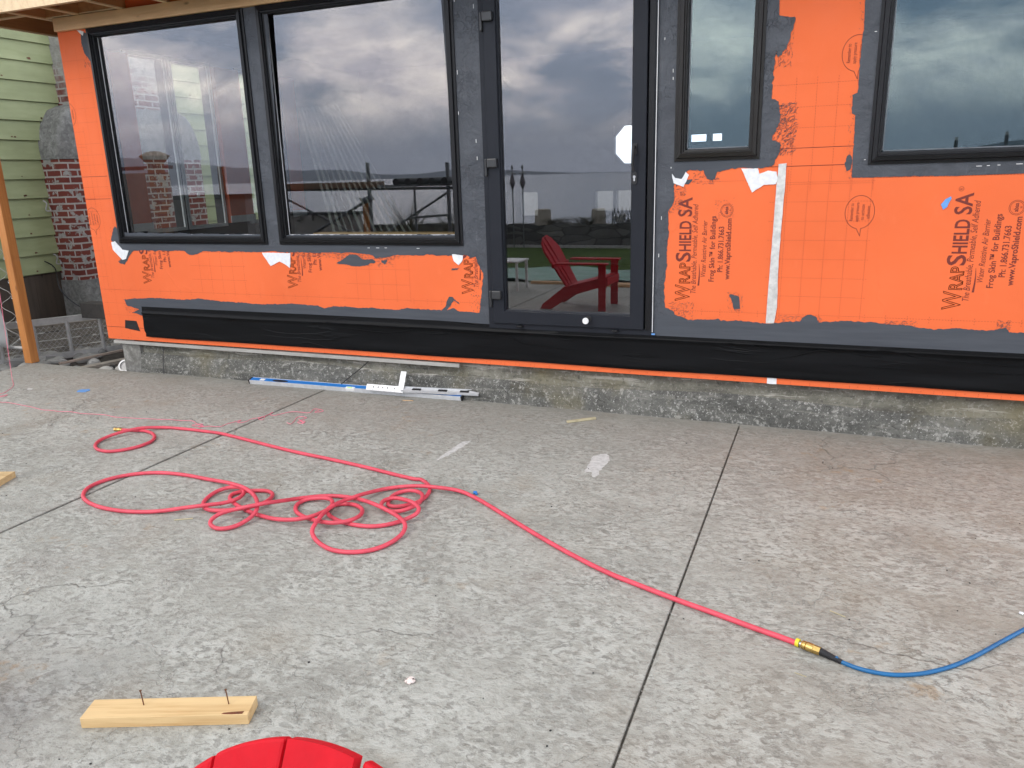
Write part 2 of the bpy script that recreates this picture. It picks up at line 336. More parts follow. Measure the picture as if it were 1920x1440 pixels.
c = m.mix(m.math('MULTIPLY', m.ramp(m.noise(m.map((6, 9, 16)), 1, 6, .7), (.66, 0), (.72, 1)), .75), c, (.20, .15, .09))
c = m.mix(m.math('MULTIPLY', m.ramp(m.noise(None, 2, 4, .5), (.45, 0), (.75, 1)), .3), c, (.20, .22, .13))
M_GREEN = m.done(c, .6, m.bump(n, .2, .004), spec=.3)
m = NT('cobbles'); c = m.ramp(m.vor(None, 7, out='Color'), (.2, (.22, .22, .21)), (.8, (.52, .51, .47)))
M_COB = m.done(m.mix(m.math('MULTIPLY', m.noise(None, 30, 4, .6), .5), c, (.2, .19, .17)), .75, m.bump(m.noise(None, 60, 3, .5), .2, .003))
M_DIRT = simple('dark_soil', (.055, .045, .036), .95, var=.35, sc=9, bump=.6, bsc=20, bd=.02)
m = NT('lawn'); n = m.noise(None, 1.3, 6, .6); c = m.ramp(n, (.3, (.045, .085, .014)), (.7, (.085, .135, .028)))
M_LAWN = m.done(c, .9, m.bump(m.noise(m.map((60, 20, 1)), 1, 4, .6), .8, .03), spec=.1)
m = NT('sea_water'); M_SEA = m.done((.16, .19, .215), .22, m.bump(m.noise(m.map((.05, .25, 1)), 1, 6, .6), .3, .4), spec=.5)
M_HILL = simple('wooded_hills', (.035, .055, .05), 1, var=.2, sc=.004, spec=.05)
m = NT('dry_stone')
v = m.add(m.map((1.8, 1.8, 6)), m.noise(None, 2, 3, .5, col=True), .5)
c = m.ramp(m.vor(v, 1, out='Color'), (.1, (.05, .048, .044)), (.9, (.16, .155, .14)))
c = m.mix(m.ramp(m.vor(v, 1, 'DISTANCE_TO_EDGE'), (0, 1), (.06, 0)), c, (.012, .012, .01))
M_STONE = m.done(c, .95, m.bump(m.vor(v, 1, 'DISTANCE_TO_EDGE'), .8, .04), spec=.1)
M_SCRUB = simple('dry_scrub', (.10, .085, .045), .9, var=.4, sc=12)
M_RENDER = simple('grey_render_wall', (.30, .285, .265), .9, var=.15, sc=3, bump=.3, bsc=30, bd=.01)
M_MAROON = simple('maroon_rail', (.12, .012, .015), .4)

# ------------------------------------------------------------------ mesh building
class MB:
    def __init__(s): s.v = []; s.f = []; s.mi = []; s.cur = 0
    def add(s, vs, fs, M=None):
        o = len(s.v)
        for p in vs:
            p = Vector(p); s.v.append(M @ p if M is not None else p)
        for f in fs: s.f.append([i+o for i in f]); s.mi.append(s.cur)
        return s
    def box(s, x0, y0, z0, x1, y1, z1, M=None):
        vs = [(x, y, z) for z in (z0, z1) for y in (y0, y1) for x in (x0, x1)]
        return s.add(vs, [(0, 2, 3, 1), (4, 5, 7, 6), (0, 1, 5, 4), (2, 6, 7, 3), (0, 4, 6, 2), (1, 3, 7, 5)], M)
    def bar(s, a, b, wd, ht, up=(0, 0, 1)):
        a = Vector(a); b = Vector(b); d = (b-a); ln = d.length; d.normalize(); u = Vector(up); sd_ = d.cross(u).normalized(); u = sd_.cross(d)
        M = Matrix(((d.x, sd_.x, u.x, a.x), (d.y, sd_.y, u.y, a.y), (d.z, sd_.z, u.z, a.z), (0, 0, 0, 1)))
        return s.box(0, -wd/2, -ht/2, ln, wd/2, ht/2, M)
    def tube(s, pts, r, n=10, cap=True):
        pts = [Vector(p) for p in pts]; k = len(pts); rs = r if isinstance(r, (list, tuple)) else [r]*k
        t0 = (pts[1]-pts[0]).normalized(); u = t0.orthogonal().normalized(); vs = []
        for i, p in enumerate(pts):
            t = (pts[min(i+1, k-1)]-pts[max(i-1, 0)]).normalized()
            u = (u - t*u.dot(t))
            u = u.normalized() if u.length > 1e-6 else t.orthogonal().normalized()
            w_ = t.cross(u)
            for j in range(n):
                a = 2*math.pi*j/n; vs.append(p + (u*math.cos(a)+w_*math.sin(a))*rs[i])
        fs = [(i*n+j, i*n+(j+1) % n, (i+1)*n+(j+1) % n, (i+1)*n+j) for i in range(k-1) for j in range(n)]
        if cap: fs += [tuple(range(n))[::-1], tuple((k-1)*n+j for j in range(n))]
        return s.add(vs, fs)
    def loft(s, rings, cap0=True, cap1=True, M=None):
        n = len(rings[0]); vs = [p for r_ in rings for p in r_]
        fs = [(i*n+j, i*n+(j+1) % n, (i+1)*n+(j+1) % n, (i+1)*n+j) for i in range(len(rings)-1) for j in range(n)]
        if cap0: fs.append(tuple(range(n))[::-1])
        if cap1: fs.append(tuple((len(rings)-1)*n+j for j in range(n)))
        return s.add(vs, fs, M)
    def prism(s, poly, fn, a, b):
        """poly: 2-D outline; fn(u,v,d) gives the point; solid between depths a and b"""
        n = len(poly); vs = [fn(u, v, a) for u, v in poly] + [fn(u, v, b) for u, v in poly]
        tris = tessellate_polygon([[Vector((u, v, 0)) for u, v in poly]])
        fs = [tuple(t) for t in tris] + [tuple(i+n for i in t)[::-1] for t in tris] + [(i, (i+1) % n, (i+1) % n+n, i+n) for i in range(n)]
        return s.add(vs, fs)
    def build(s, name, mats, parent=None, smooth=False, bevel=0, loc=None, rotz=0, angle=40):
        me = bpy.data.meshes.new(name); me.from_pydata([tuple(p) for p in s.v], [], s.f)
        if not isinstance(mats, (list, tuple)): mats = [mats]
        for q in mats: me.materials.append(q)
        for p, i in zip(me.polygons, s.mi): p.material_index = i
        bm = bmesh.new(); bm.from_mesh(me)
        bmesh.ops.recalc_face_normals(bm, faces=bm.faces)
        bm.to_mesh(me); bm.free()
        o = bpy.data.objects.new(name, me); C.objects.link(o)
        if bevel:
            b = o.modifiers.new('b', 'BEVEL'); b.width = bevel; b.segments = 2; b.limit_method = 'ANGLE'; b.angle_limit = R(40)
        if smooth:
            for p in me.polygons: p.use_smooth = True
            try: me.set_sharp_from_angle(angle=R(angle))
            except Exception: pass
        if parent is not None: o.parent = parent
        if loc: o.location = loc
        o.rotation_euler.z = rotz
        return o
def tag(o, label=None, cat=None, group=None, kind=None):
    if label: o['label'] = label
    if cat: o['category'] = cat
    if group: o['group'] = group
    if kind: o['kind'] = kind
    return o
def empty(name, loc=(0, 0, 0), rz=0, **k):
    o = bpy.data.objects.new(name, None); C.objects.link(o); o.location = loc; o.rotation_euler.z = rz
    return tag(o, **k)
def copy_tree(o, parent=None):
    c = o.copy(); C.objects.link(c); c.parent = parent
    for ch in [x for x in bpy.data.objects if x.parent == o]: copy_tree(ch, c)
    return c
def catmull(P, step=.02, closed=False):
    out = []
    for i in range(len(P)-1):
        p0, p1, p2, p3 = (Vector(P[max(i-1, 0)]), Vector(P[i]), Vector(P[i+1]), Vector(P[min(i+2, len(P)-1)]))
        n = max(2, int((p2-p1).length/step))
        for k in range(n):
            t = k/n
            out.append(.5*((2*p1)+(-p0+p2)*t+(2*p0-5*p1+4*p2-p3)*t*t+(-p0+3*p1-3*p2+p3)*t**3))
    out.append(Vector(P[-1])); return out

# ------------------------------------------------------------------ the setting
g = MB(); g.add([(-400, -14.2, -.13), (400, -14.2, -.13), (400, 600, -.13), (-400, 600, -.13)], [(0, 1, 2, 3)]); tag(g.build('ground', M_DIRT), kind='structure')
g = MB(); g.add([(-40, -14.0, -.05), (40, -14.0, -.05), (40, -6.14, -.05), (-40, -6.14, -.05)], [(0, 1, 2, 3)]); tag(g.build('lawn', M_LAWN), kind='structure')
g = MB(); g.add([(-9000, -8000, -3), (4000, -8000, -3), (4000, -14.0, -3), (-9000, -14.0, -3)], [(0, 1, 2, 3)]); tag(g.build('sea', M_SEA), kind='structure')
g = MB(); nseg = 160
def ridge(x):
    key = [(-9000, 420), (-8000, 330), (-7200, 300), (-6300, 235), (-5600, 150), (-5200, 128), (-4800, 95), (-4300, 88), (-3900, 42), (-3500, 34), (-3050, 62), (-2600, 40), (-2100, 6), (-1500, -6), (300, -6), (700, 60), (1050, 128), (1600, 190), (3000, 260), (16000, 300)]
    for (a, b), (c_, d_) in zip(key, key[1:]):
        if a <= x <= c_: return b+(d_-b)*(x-a)/(c_-a)
    return 100
for i in range(nseg):
    x = -8900+12800*i/(nseg-1); hz = ridge(x); hz += noise.noise(Vector((x*.0012, 3, 0)))*hz*.22+noise.noise(Vector((x*.006, 1, 0)))*hz*.08
    g.v += [Vector((x, -5950, -3.2)), Vector((x, -6100, hz*.6)), Vector((x, -6400, hz)), Vector((x, -7200, -4))]
    if i: 
        for k in range(3): o_ = (i-1)*4+k; g.f.append([o_, o_+1, o_+5, o_+4]); g.mi.append(0)
tag(g.build('hills', M_HILL, smooth=True), kind='structure')

# the slab: profile along x with two sawn joints, swept along y, chipped back edge
prof = [(-6.97, -.13), (-6.97, -.012), (-6.958, 0)]
for jx, jw in ((-3.618, .007), (-.454, .0034)):
    prof += [(jx-jw-.003, 0), (jx-jw, -.003), (jx-jw, -.012), (jx+jw, -.012), (jx+jw, -.003), (jx+jw+.003, 0)]
prof += [(4.2, 0), (4.2, -.13)]
g = MB(); ys = [-6.1+6.06*i/60 for i in range(61)]
for i, yy in enumerate(ys):
    for x, z in prof:
        dx = 0
        g.v.append(Vector((x+dx, yy, z)))
    if i:
        n_ = len(prof)
        for k in range(n_-1): o_ = (i-1)*n_+k; g.f.append([o_, o_+1, o_+n_+1, o_+n_]); g.mi.append(0)
g.f.append(list(range(len(prof)))); g.mi.append(0); g.f.append([60*len(prof)+k for k in range(len(prof))][::-1]); g.mi.append(0)
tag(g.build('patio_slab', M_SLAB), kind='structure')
g = MB(); rn = random.Random(4)       # the strip of slab that runs in under the foundation
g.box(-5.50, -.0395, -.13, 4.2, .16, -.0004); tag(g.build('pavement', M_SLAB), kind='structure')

# cobbles in the side yard
g = MB(); rn = random.Random(8)
def pebble(mb, c, a, b, h, rz, n=7):
    rings = []
    for i in range(5):
        t = -1+2*i/4*.98+.01; q = math.sqrt(max(.02, 1-t*t))
        rings.append([(a*q*math.cos(2*math.pi*j/n)*(1+.1*math.sin(j*2.3)), b*q*math.sin(2*math.pi*j/n), h*t) for j in range(n)])
    mb.loft(rings, M=Matrix.Translation(c) @ Matrix.Rotation(rz, 4, 'Z'))
for i in range(460):
    x = rn.uniform(-8.9, -5.55); y = rn.uniform(-.02, 3.2)
    if y < .03 and x > -6.9: y = .08
    pebble(g, (x, y+.06, -.13+rn.uniform(.0, .035)), rn.uniform(.05, .13), rn.uniform(.04, .085), rn.uniform(.03, .055), rn.uniform(0, 3))
tag(g.build('river_rocks', M_COB, smooth=True), 'grey river cobbles filling the side yard behind the slab', 'rocks', kind='stuff')

g = MB(); g.box(-9200, -8300, -6, 4200, 700, 420); hz_ = g.build('haze', None or bpy.data.materials.new('sea_air'))
hm = hz_.data.materials[0]; hm.use_nodes = True; hn = hm.node_tree; hn.nodes.remove(hn.nodes['Principled BSDF'])
pv = hn.nodes.new('ShaderNodeVolumePrincipled'); pv.inputs['Color'].default_value = (.80, .87, 1, 1); pv.inputs['Density'].default_value = 1.3e-4
hn.links.new(pv.outputs[0], hn.nodes['Material Output'].inputs['Volume']); tag(hz_, 'pale sea air between the shore and the far hills', 'haze', kind='stuff')

# ------------------------------------------------------------------ the house
house = empty('house', (-2, 1, 0), label='house under construction wrapped in orange membrane with black windows', cat='house')
house.location = (0, 0, 0)
XL, XR, ZB, ZT = -5.96, 2.6, .283, 3.12
WIN = {'w1': (-5.625, 1.135, -4.072, 2.819), 'w2': (-3.945, 1.135, -2.385, 2.819), 'w3': (-.915, 1.655, -.427, 2.819), 'w4': (.172, 1.603, 1.95, 2.819)}
DOOR = (-2.195, .560, -1.036, 2.82)
holes = [(a+.012, b+.012, c-.012, d-.012) for a, b, c, d in WIN.values()] + [(DOOR[0]+.01, DOOR[1]+.01, DOOR[2]-.01, DOOR[3]-.01)]
def holed(mb, x0, z0, x1, z1, holes, fn, a, b):
    xs = sorted({x0, x1, *[h[0] for h in holes], *[h[2] for h in holes]}); zs = sorted({z0, z1, *[h[1] for h in holes], *[h[3] for h in holes]})
    inh = lambda x, z: any(h[0] < x < h[2] and h[1] < z < h[3] for h in holes)
    for i in range(len(xs)-1):
        for j in range(len(zs)-1):
            if inh((xs[i]+xs[i+1])/2, (zs[j]+zs[j+1])/2): continue
            for d in (a, b):
                mb.add([fn(xs[i], zs[j], d), fn(xs[i+1], zs[j], d), fn(xs[i+1], zs[j+1], d), fn(xs[i], zs[j+1], d)], [(0, 1, 2, 3)])
    for h in holes + [(x0, z0, x1, z1)]:
        c = [(h[0], h[1]), (h[2], h[1]), (h[2], h[3]), (h[0], h[3])]
        for k in range(4):
            p, q = c[k], c[(k+1) % 4]; mb.add([fn(*p, a), fn(*q, a), fn(*q, b), fn(*p, b)], [(0, 1, 2, 3)])
FW = lambda u, v, d: (u, d, v)
FE = lambda u, v, d: (d, u, v)
g = MB(); holed(g, XL, ZB, XR, ZT, holes, FW, 0, .14); g.build('wall', M_ORANGE, house)
# end wall with the narrow windows through which the neighbour shows
eh = [(.55, 1.2, .97, 2.72), (1.06, 1.2, 1.53, 2.72), (1.95, 1.2, 2.5, 2.72)]
g = MB(); holed(g, .142, .3, 4.4, ZT, eh, FE, -5.955, -5.86)
OX0, OZ0 = on(1151, 236, 1, 4.3).x, on(1151, 307, 1, 4.3).z; OX1, OZ1 = OX0+.40, on(1151, 236, 1, 4.3).z
bh = [(OX0, OZ0, OX1, OZ1), (-3.62, 1.10, -3.40, 1.38), (-2.66, 1.15, -2.44, 1.38), (-2.40, 1.15, -2.18, 1.38), (-1.55, 1.9, -1.37, 1.98), (-1.31, 1.9, -1.2, 1.98)]
holed(g, -5.855, .3, XR, ZT, bh, FW, 4.3, 4.4)
for cx_, cz_, sx_, sz_2 in ((OX0, OZ0, 1, 1), (OX1, OZ0, -1, 1), (OX0, OZ1, 1, -1), (OX1, OZ1, -1, -1)):
    g.prism([(cx_, cz_), (cx_+.11*sx_, cz_), (cx_, cz_+.12*sz_2)], FW, 4.31, 4.39)
g.box(XR+.002, .0, .3, XR+.12, 4.4, ZT)
g.box(-5.855, .145, .42, XR, 4.295, .50)
g.box(-5.855, .145, 2.95, XR, 4.295, 3.0)
g.build('interior_shell', M_DARK, house)
for x0, x1 in ((.30, .53), (1.575, 1.93), (2.54, 2.84)):
    g = MB(); g.box(-5.855, x0, 1.20, -5.80, x1, 2.72); q = g.build('wrapped_stud', M_ORGPOST, house)
    t = MB(); t.box(-5.799, x0-.01, 1.20, -5.790, x1+.01, 1.27); t.build('tape_label', M_PAPER, q)
for y0, z0, y1, z1 in eh:
    g = MB()
    for (a, b, c, d) in ((y0-.03, z0-.03, y1+.03, z0), (y0-.03, z1, y1+.03, z1+.03), (y0-.03, z0, y0, z1), (y1, z0, y1+.03, z1)): g.box(-5.858, a, b, -5.84, c, d)
    g.build('window_trim', M_PAPER, house)
# foundation: upper smooth band, lower rough bulging band
g = MB(); nx = 320; x0, x1 = -5.62, 2.6
prof = [(.36, .030), (.30, .028), (.25, .024), (.20, .018), (.165, .010), (.150, -.004), (.12, -.016), (.09, -.020), (.06, -.026), (.03, -.030), (.0, -.036), (-.1, -.036)]
def fnd(i, k):
    x = x0+(x1-x0)*i/nx; z, y = prof[k]
    n1_ = noise.noise(Vector((x*1.1, z*2, 0)))*.035 if 0 < k else 0
    n2_ = noise.noise(Vector((x*9, z*22, 3)))*.008 + noise.noise(Vector((x*26, z*50, 7)))*.005
    if 4 <= k <= 6: z += noise.noise(Vector((x*.9, 9, 1)))*.04
    return Vector((x, y+.034+(n2_*(1.4 if k > 4 else .6)) - (.006 if k > 4 else 0), z))
for i in range(nx+1):
    for k in range(len(prof)): g.v.append(fnd(i, k))
    if i:
        n_ = len(prof)
        for k in range(n_-1): o_ = (i-1)*n_+k; g.f.append([o_, o_+1, o_+n_+1, o_+n_]); g.mi.append(1 if k >= 4 else 0)
o_ = len(g.v); g.v += [Vector((x0, .3, .36)), Vector((x0, .3, -.1))]; g.f.append([*range(len(prof)), o_+1, o_]); g.mi.append(0)
g.build('foundation', [M_FOUND, M_FOUNDLOW], house, smooth=True)
g = MB(); g.box(-5.83, .02, -.13, -5.622, .3, .240); g.build('foundation_pier', M_BLOCK, house)
for (pts, nm) in (([(-5.345, .02, .24), (-5.33, -.004, .18), (-5.345, -.006, .1), (-5.33, -.03, .0)], 'crack'), ([(-3.23, .02, .255), (-3.30, .006, .19), (-3.42, -.014, .10), (-3.52, -.026, .02)], 'crack')):
    g = MB(); g.tube(catmull(pts, .02), [.0035]*len(catmull(pts, .02)), 5); g.build('foundation_crack', M_BLACK, house)
g = MB(); g.box(-5.90, -.004, .243, -2.46, .02, .269); g.build('shim_board', simple('grey_shim', (.36, .35, .32), .7, var=.15, sc=6), house, bevel=.001)

# black skirt sheet with its folded upper edge, wrinkled
g = MB(); nx = 460; rows = [(.588, -.004), (.560, -.007), (.540, -.0085), (.5335, -.017), (.527, -.017), (.521, -.010), (.50, -.010), (.46, -.010), (.42, -.011), (.38, -.012), (.35, -.013), (.326, -.015), (.322, -.012)]
for i in range(nx+1):
    x = -5.50+8.1*i/nx
    for k, (z, y) in enumerate(rows):
        zz_ = z - (.028 if k <= 1 else 0)*max(0, min(1, (x+2.6)/1.2)) + (.0 if k < 10 else noise.noise(Vector((x*1.3, 0, 5)))*.006)
        if 2 <= k <= 6: zz_ += noise.noise(Vector((x*.8, 2, 5)))*.008
        wv = 0
        if 2 < k < 12: wv = noise.noise(Vector((x*2.2, z*16, 2)))*.005 + max(0, noise.noise(Vector((x*1.1+z*6, z*24, 8)))-.2)*.022*(1 if x > -3.5 else .45)
        g.v.append(Vector((x+(.012 if k > 9 and i == 0 else 0), min(y-wv, -.003), zz_)))
    if i:
        n_ = len(rows)
        for k in range(n_-1): o_ = (i-1)*n_+k; g.f.append([o_, o_+1, o_+n_+1, o_+n_]); g.mi.append(0)
g.build('black_flashing', M_SHEET, house, smooth=True, angle=80)
# a few real folds in the sheet
rn = random.Random(5)
g = MB()
for a in ([(622, 616), (650, 614), (680, 618), (715, 622), (750, 621), (778, 616)], [(785, 622), (820, 625), (850, 622)], [(912, 626), (950, 630), (985, 643), (1040, 650), (1088, 660)], [(1048, 632), (1060, 636), (1080, 639)], [(1448, 672), (1480, 668), (1508, 662), (1530, 657), (1552, 657), (1570, 662)], [(1562, 682), (1620, 686), (1700, 690)], [(1805, 697), (1860, 699), (1920, 702)], [(870, 645), (900, 647), (935, 648)], [(1170, 664), (1200, 667), (1228, 668)], [(1600, 660), (1625, 666), (1650, 668)], [(1720, 672), (1800, 677), (1920, 688)]):
    pts = []
    for q in a: x, z = W(*q); pts.append((x, -.0155, z))
    pts = catmull(pts, .03); k = len(pts)
    g = MB(); g.tube(pts, [.0008+.0032*math.sin(math.pi*i/(k-1)) for i in range(k)], 6, False); g.build('flashing_fold', M_SHEET, house, smooth=True)

# ragged coats and tapes on the wall
def ragged(px, amp, step, seed, wall=True, rough_edges=None):
    P = [Vector((*W(*q), 0)) for q in px]; out = []; rn = random.Random(seed); n = len(P)
    for i in range(n):
        a, b = P[i], P[(i+1) % n]; ln = (b-a).length; k = max(1, int(ln/step)); nrm = Vector((-(b-a).y, (b-a).x, 0)).normalized() if ln > 0 else Vector((0, 0, 0))
        straight = rough_edges is not None and i not in rough_edges
        if straight: k = 1
        for j in range(k):
            p = a.lerp(b, j/k)
            if not straight and (j or True):
                d = noise.noise(Vector((p.x*9, p.y*9, seed)))*amp*1.2 + noise.noise(Vector((p.x*38, p.y*38, seed+3)))*amp*.9 + (rn.random()-.5)*amp*.5
                p = p + nrm*d
            out.append((p.x, p.y))
    return out
def patch(name, polys, y, mat, amp=.006, step=.008, thick=None, edges=None):
    for i, px in enumerate(polys):
        g = MB(); g.prism(ragged(px, amp, step, i*7+int(abs(y)*1e4), rough_edges=edges), FW, -.0002, y); g.build(name, mat, house)
def slivers(mb, x0, z0, x1, z1, n, seed, y=-.0016, ln=.035, wd=.005, ang=0.0, spread=.5):
    rn = random.Random(seed)
    for i in range(n):
        cx, cz = rn.uniform(x0, x1), rn.uniform(z0, z1); a = ang+rn.uniform(-spread, spread); l_, w_ = ln*rn.uniform(.2, 1), wd*rn.uniform(.3, 1)
        ca, sa = math.cos(a), math.sin(a); k = 7; pl = []
        for j in range(k):
            t = 2*math.pi*j/k; u, v_ = math.cos(t)*l_/2*(.6+.6*rn.random()), math.sin(t)*w_/2*(.2+1.2*rn.random()); pl.append((cx+u*ca-v_*sa, cz+u*sa+v_*ca))
        mb.prism(pl, FW, -.0002, y)
patch('grey_coating', [
    [(215, 425), (230, 436), (500, 440), (900, 440), (900, 478), (885, 483), (872, 477), (862, 480), (845, 478), (730, 478), (715, 482), (700, 478), (660, 474), (600, 473), (520, 473), (380, 471), (372, 476), (355, 478), (347, 471), (262, 469), (250, 471), (240, 484), (235, 493), (222, 489), (236, 480), (218, 462), (208, 450), (212, 432)],
    [(152, 60), (170, 62), (180, 128), (168, 112), (158, 100), (153, 80)]], -.0024, M_GREYS)
patch('grey_coating', [[(448, 10), (500, 2), (535, 462), (495, 462)]], -.0030, M_GREY, edges=())
patch('grey_coating', [[(826, -20), (905, -20), (925, 616), (900, 616), (900, 590), (902, 560), (906, 512), (897, 497), (893, 482), (862, 466)]], -.0034, M_GREY, edges=(3, 4, 5, 6, 7, 8))
patch('grey_coating', [[(234, 562), (262, 559), (300, 559), (345, 562), (372, 560), (420, 565), (480, 570), (520, 570), (545, 569), (596, 573), (608, 579), (626, 574), (700, 578), (742, 581), (762, 578), (800, 580), (835, 582), (850, 578), (858, 583), (885, 585), (910, 588), (925, 625), (480, 602), (268, 592), (248, 586), (262, 580), (238, 572)]], -.0040, M_GREYS, edges=(*range(20), 23, 24, 25))
patch('grey_coating', [[(1234, -20), (1286, -20), (1276, 320), (1262, 352), (1264, 372), (1254, 400), (1250, 480), (1245, 560), (1248, 577), (1262, 584), (1272, 598), (1292, 606), (1290, 640), (1220, 630)]], -.0024, M_GREY, amp=.008, edges=range(2, 11))
patch('grey_coating', [[(1262, 290), (1430, 285), (1456, 296), (1452, 310), (1425, 316), (1390, 315), (1362, 318), (1345, 322), (1340, 336), (1325, 330), (1318, 319), (1290, 321), (1282, 335), (1268, 350)]], -.0031, M_GREYS, amp=.008, edges=range(2, 13))
patch('grey_coating', [[(1430, -20), (1462, -20), (1461, 28), (1492, 33), (1482, 60), (1474, 88), (1466, 104), (1457, 108), (1456, 95), (1450, 130), (1447, 185), (1460, 190), (1464, 215), (1456, 240), (1448, 262), (1462, 270), (1460, 290), (1452, 300), (1416, 300)]], -.0037, M_GREY, amp=.009, edges=range(2, 17))
patch('grey_coating', [[(1623, -20), (1668, -20), (1648, 290), (1925, 282), (1925, 325), (1800, 329), (1597, 333), (1600, 280), (1604, 216), (1597, 213), (1599, 195), (1598, 178), (1608, 174), (1611, 140), (1615, 90), (1620, 50)]], -.0034, M_GREY, amp=.004, edges=(5, 7, 8, 9, 10, 11, 12, 13, 14))
patch('grey_coating', [[(1222, 596), (1262, 588), (1290, 600), (1345, 598), (1352, 602), (1380, 600), (1440, 607), (1465, 604), (1500, 603), (1504, 597), (1514, 591), (1528, 593), (1535, 604), (1575, 602), (1640, 606), (1700, 610), (1750, 617), (1790, 616), (1850, 620), (1886, 614), (1892, 622), (1925, 624), (1925, 690), (1222, 650)]], -.0044, M_GREYS, amp=.007, edges=range(1, 21))
patch('coating_smear', [
    [(645, 486), (656, 477), (668, 478), (680, 486), (698, 485), (705, 491), (690, 498), (662, 500), (650, 496), (632, 493)], [(694, 476), (742, 476), (730, 482), (705, 484)],
    [(1368, 552), (1386, 556), (1388, 579), (1376, 581), (1372, 566)], [(1592, 290), (1597, 300), (1594, 318), (1588, 321), (1585, 305)], [(848, 503), (862, 502), (858, 507), (846, 507)],
    [(842, 557), (848, 558), (862, 570), (850, 562), (840, 578), (832, 584), (826, 581), (836, 575)], [(715, 490), (726, 488), (722, 496)],
    [(1286, 336), (1300, 336), (1292, 346), (1284, 345)], [(1320, 324), (1334, 322), (1342, 328), (1336, 338), (1326, 335)], [(236, 487), (222, 490), (226, 494), (234, 496), (240, 486)]], -.0020, M_GREYS, amp=.006, step=.006)
g = MB()
for q0, q1, n, ang, ln in (((1448, 195), (1490, 290), 210, .7, .05), ((1455, 60), (1485, 125), 60, 1.2, .04), ((1595, 180), (1612, 335), 40, 1.5, .03), ((1255, 350), (1285, 400), 60, .4, .03), ((1300, 318), (1350, 345), 40, .2, .04),
                           ((520, 470), (760, 486), 120, 0, .05), ((205, 425), (235, 470), 50, 1.2, .03), ((630, 476), (740, 500), 90, 0, .05), ((232, 560), (262, 588), 40, .2, .03), ((1255, 565), (1300, 602), 60, .6, .03), ((1365, 548), (1392, 585), 40, .3, .02),
                           ((1340, 372), (1376, 410), 30, .3, .02), ((1612, 5), (1624, 60), 16, 1.5, .02), ((1440, 590), (1540, 606), 50, .2, .03), ((880, 480), (905, 590), 50, 1.5, .025), ((150, 70), (175, 125), 30, 1.2, .03), ((1660, 600), (1720, 612), 30, .1, .03), ((1870, 600), (1895, 620), 24, .5, .03)):
    a, b = W(*q0), W(*q1); slivers(g, min(a[0], b[0]), min(a[1], b[1]), max(a[0], b[0]), max(a[1], b[1]), int(n*2.4), n+int(q0[0]), ang=ang, ln=ln*.55, wd=.0030, spread=.7)
tag(g.build('brushed_coating', M_GREYS, house), kind='stuff')
patch('torn_liner', [[(492, 474), (545, 474), (544, 502), (536, 496), (525, 490), (508, 499)], [(848, 477), (868, 479), (867, 490), (860, 497), (852, 490)], [(209, 454), (216, 452), (230, 468), (242, 470), (237, 485), (230, 487), (212, 468)],
                     [(1390, 316), (1421, 316), (1424, 326), (1440, 320), (1456, 322), (1458, 335), (1455, 345), (1432, 346), (1410, 361)], [(1260, 326), (1266, 334), (1278, 336), (1286, 322), (1292, 328), (1282, 350), (1264, 343), (1262, 338)], [(144, 56), (157, 59), (156, 67), (152, 64)]], -.0052, M_PAPER, amp=.003, step=.012)
patch('silver_tape', [[(1460, 307), (1475, 306), (1470, 370), (1463, 450), (1458, 530), (1457, 575), (1451, 606), (1436, 606), (1439, 560), (1444, 500), (1449, 440), (1455, 360)]], -.0064, M_SILVER, amp=.0018, step=.03)
patch('silver_tape', [[(1438, 707), (1456, 708), (1456, 720.5), (1438, 719)]], -.0024, M_PAPER, amp=.001)
patch('black_patch', [[(235, 600), (256, 602), (263, 621), (235, 615)]], -.0026, M_BLACK, amp=.0008, step=.03)
patch('blue_tag', [[(1764, 384), (1772, 374), (1783, 368), (1784, 372), (1776, 388), (1768, 393)]], -.004, M_BLUETAPE, amp=.002)

# staples, white flecks along the frames
g = MB(); rn = random.Random(3)
for q in ((1466/4+880, 75), (1262, 136), (1262, 150), (1240, 412), (1235, 482), (1258, 316), (1620, 300), (1830, 312), (1850, 311), (1870, 310), (1905, 308), (690, 465), (706, 465), (722, 465), (782, 466), (1640, 60), (852, 200), (858, 140), (860, 215), (893, 268), (895, 300), (862, 330), (888, 16), (852, 4)):
    x, z = W(*q); hor = 1600 < q[0] or 460 < q[1] < 470
    g = MB(); l_ = rn.uniform(.008, .03); g.box(x, -.0060, z, x+(l_ if hor else .003), -.0044, z+(.003 if hor else l_)); g.build('staple', M_WHITE, house)

# printing on the membrane
def text_mesh(txt, size, M, mb, outline=0, shear=0, bold=0, sx=1.0):
    cu = bpy.data.curves.new('t', 'FONT'); cu.body = txt; cu.size = size; cu.shear = shear; cu.resolution_u = 3
    if outline: cu.fill_mode = 'NONE'; cu.bevel_depth = outline; cu.bevel_resolution = 0
    else: cu.offset = bold
    o = bpy.data.objects.new('t', cu); C.objects.link(o); dg = bpy.context.evaluated_depsgraph_get(); dg.update()
    me = bpy.data.meshes.new_from_object(o.evaluated_get(dg)); wd = max([v.co.x for v in me.vertices] or [0])
    T = M @ Matrix.Diagonal((sx, 1, 1, 1)); mb.add([T @ v.co for v in me.vertices], [tuple(p.vertices) for p in me.polygons])
    bpy.data.objects.remove(o); bpy.data.meshes.remove(me); return wd*sx
def place(x, z): return Matrix(((0, -1, 0, x), (0, 0, -1, -.0011), (1, 0, 0, z), (0, 0, 0, 1)))   # text running upwards
def fit_line(mb, txt, x, z0, z1, size, **k):
    t = MB(); wd = text_mesh(txt, size, Matrix.Identity(4), t, **k); s_ = (z1-z0)/wd
    mb.add([place(x, z0) @ Vector((v.x*s_, v.y, v.z*.0)) for v in t.v], t.f)
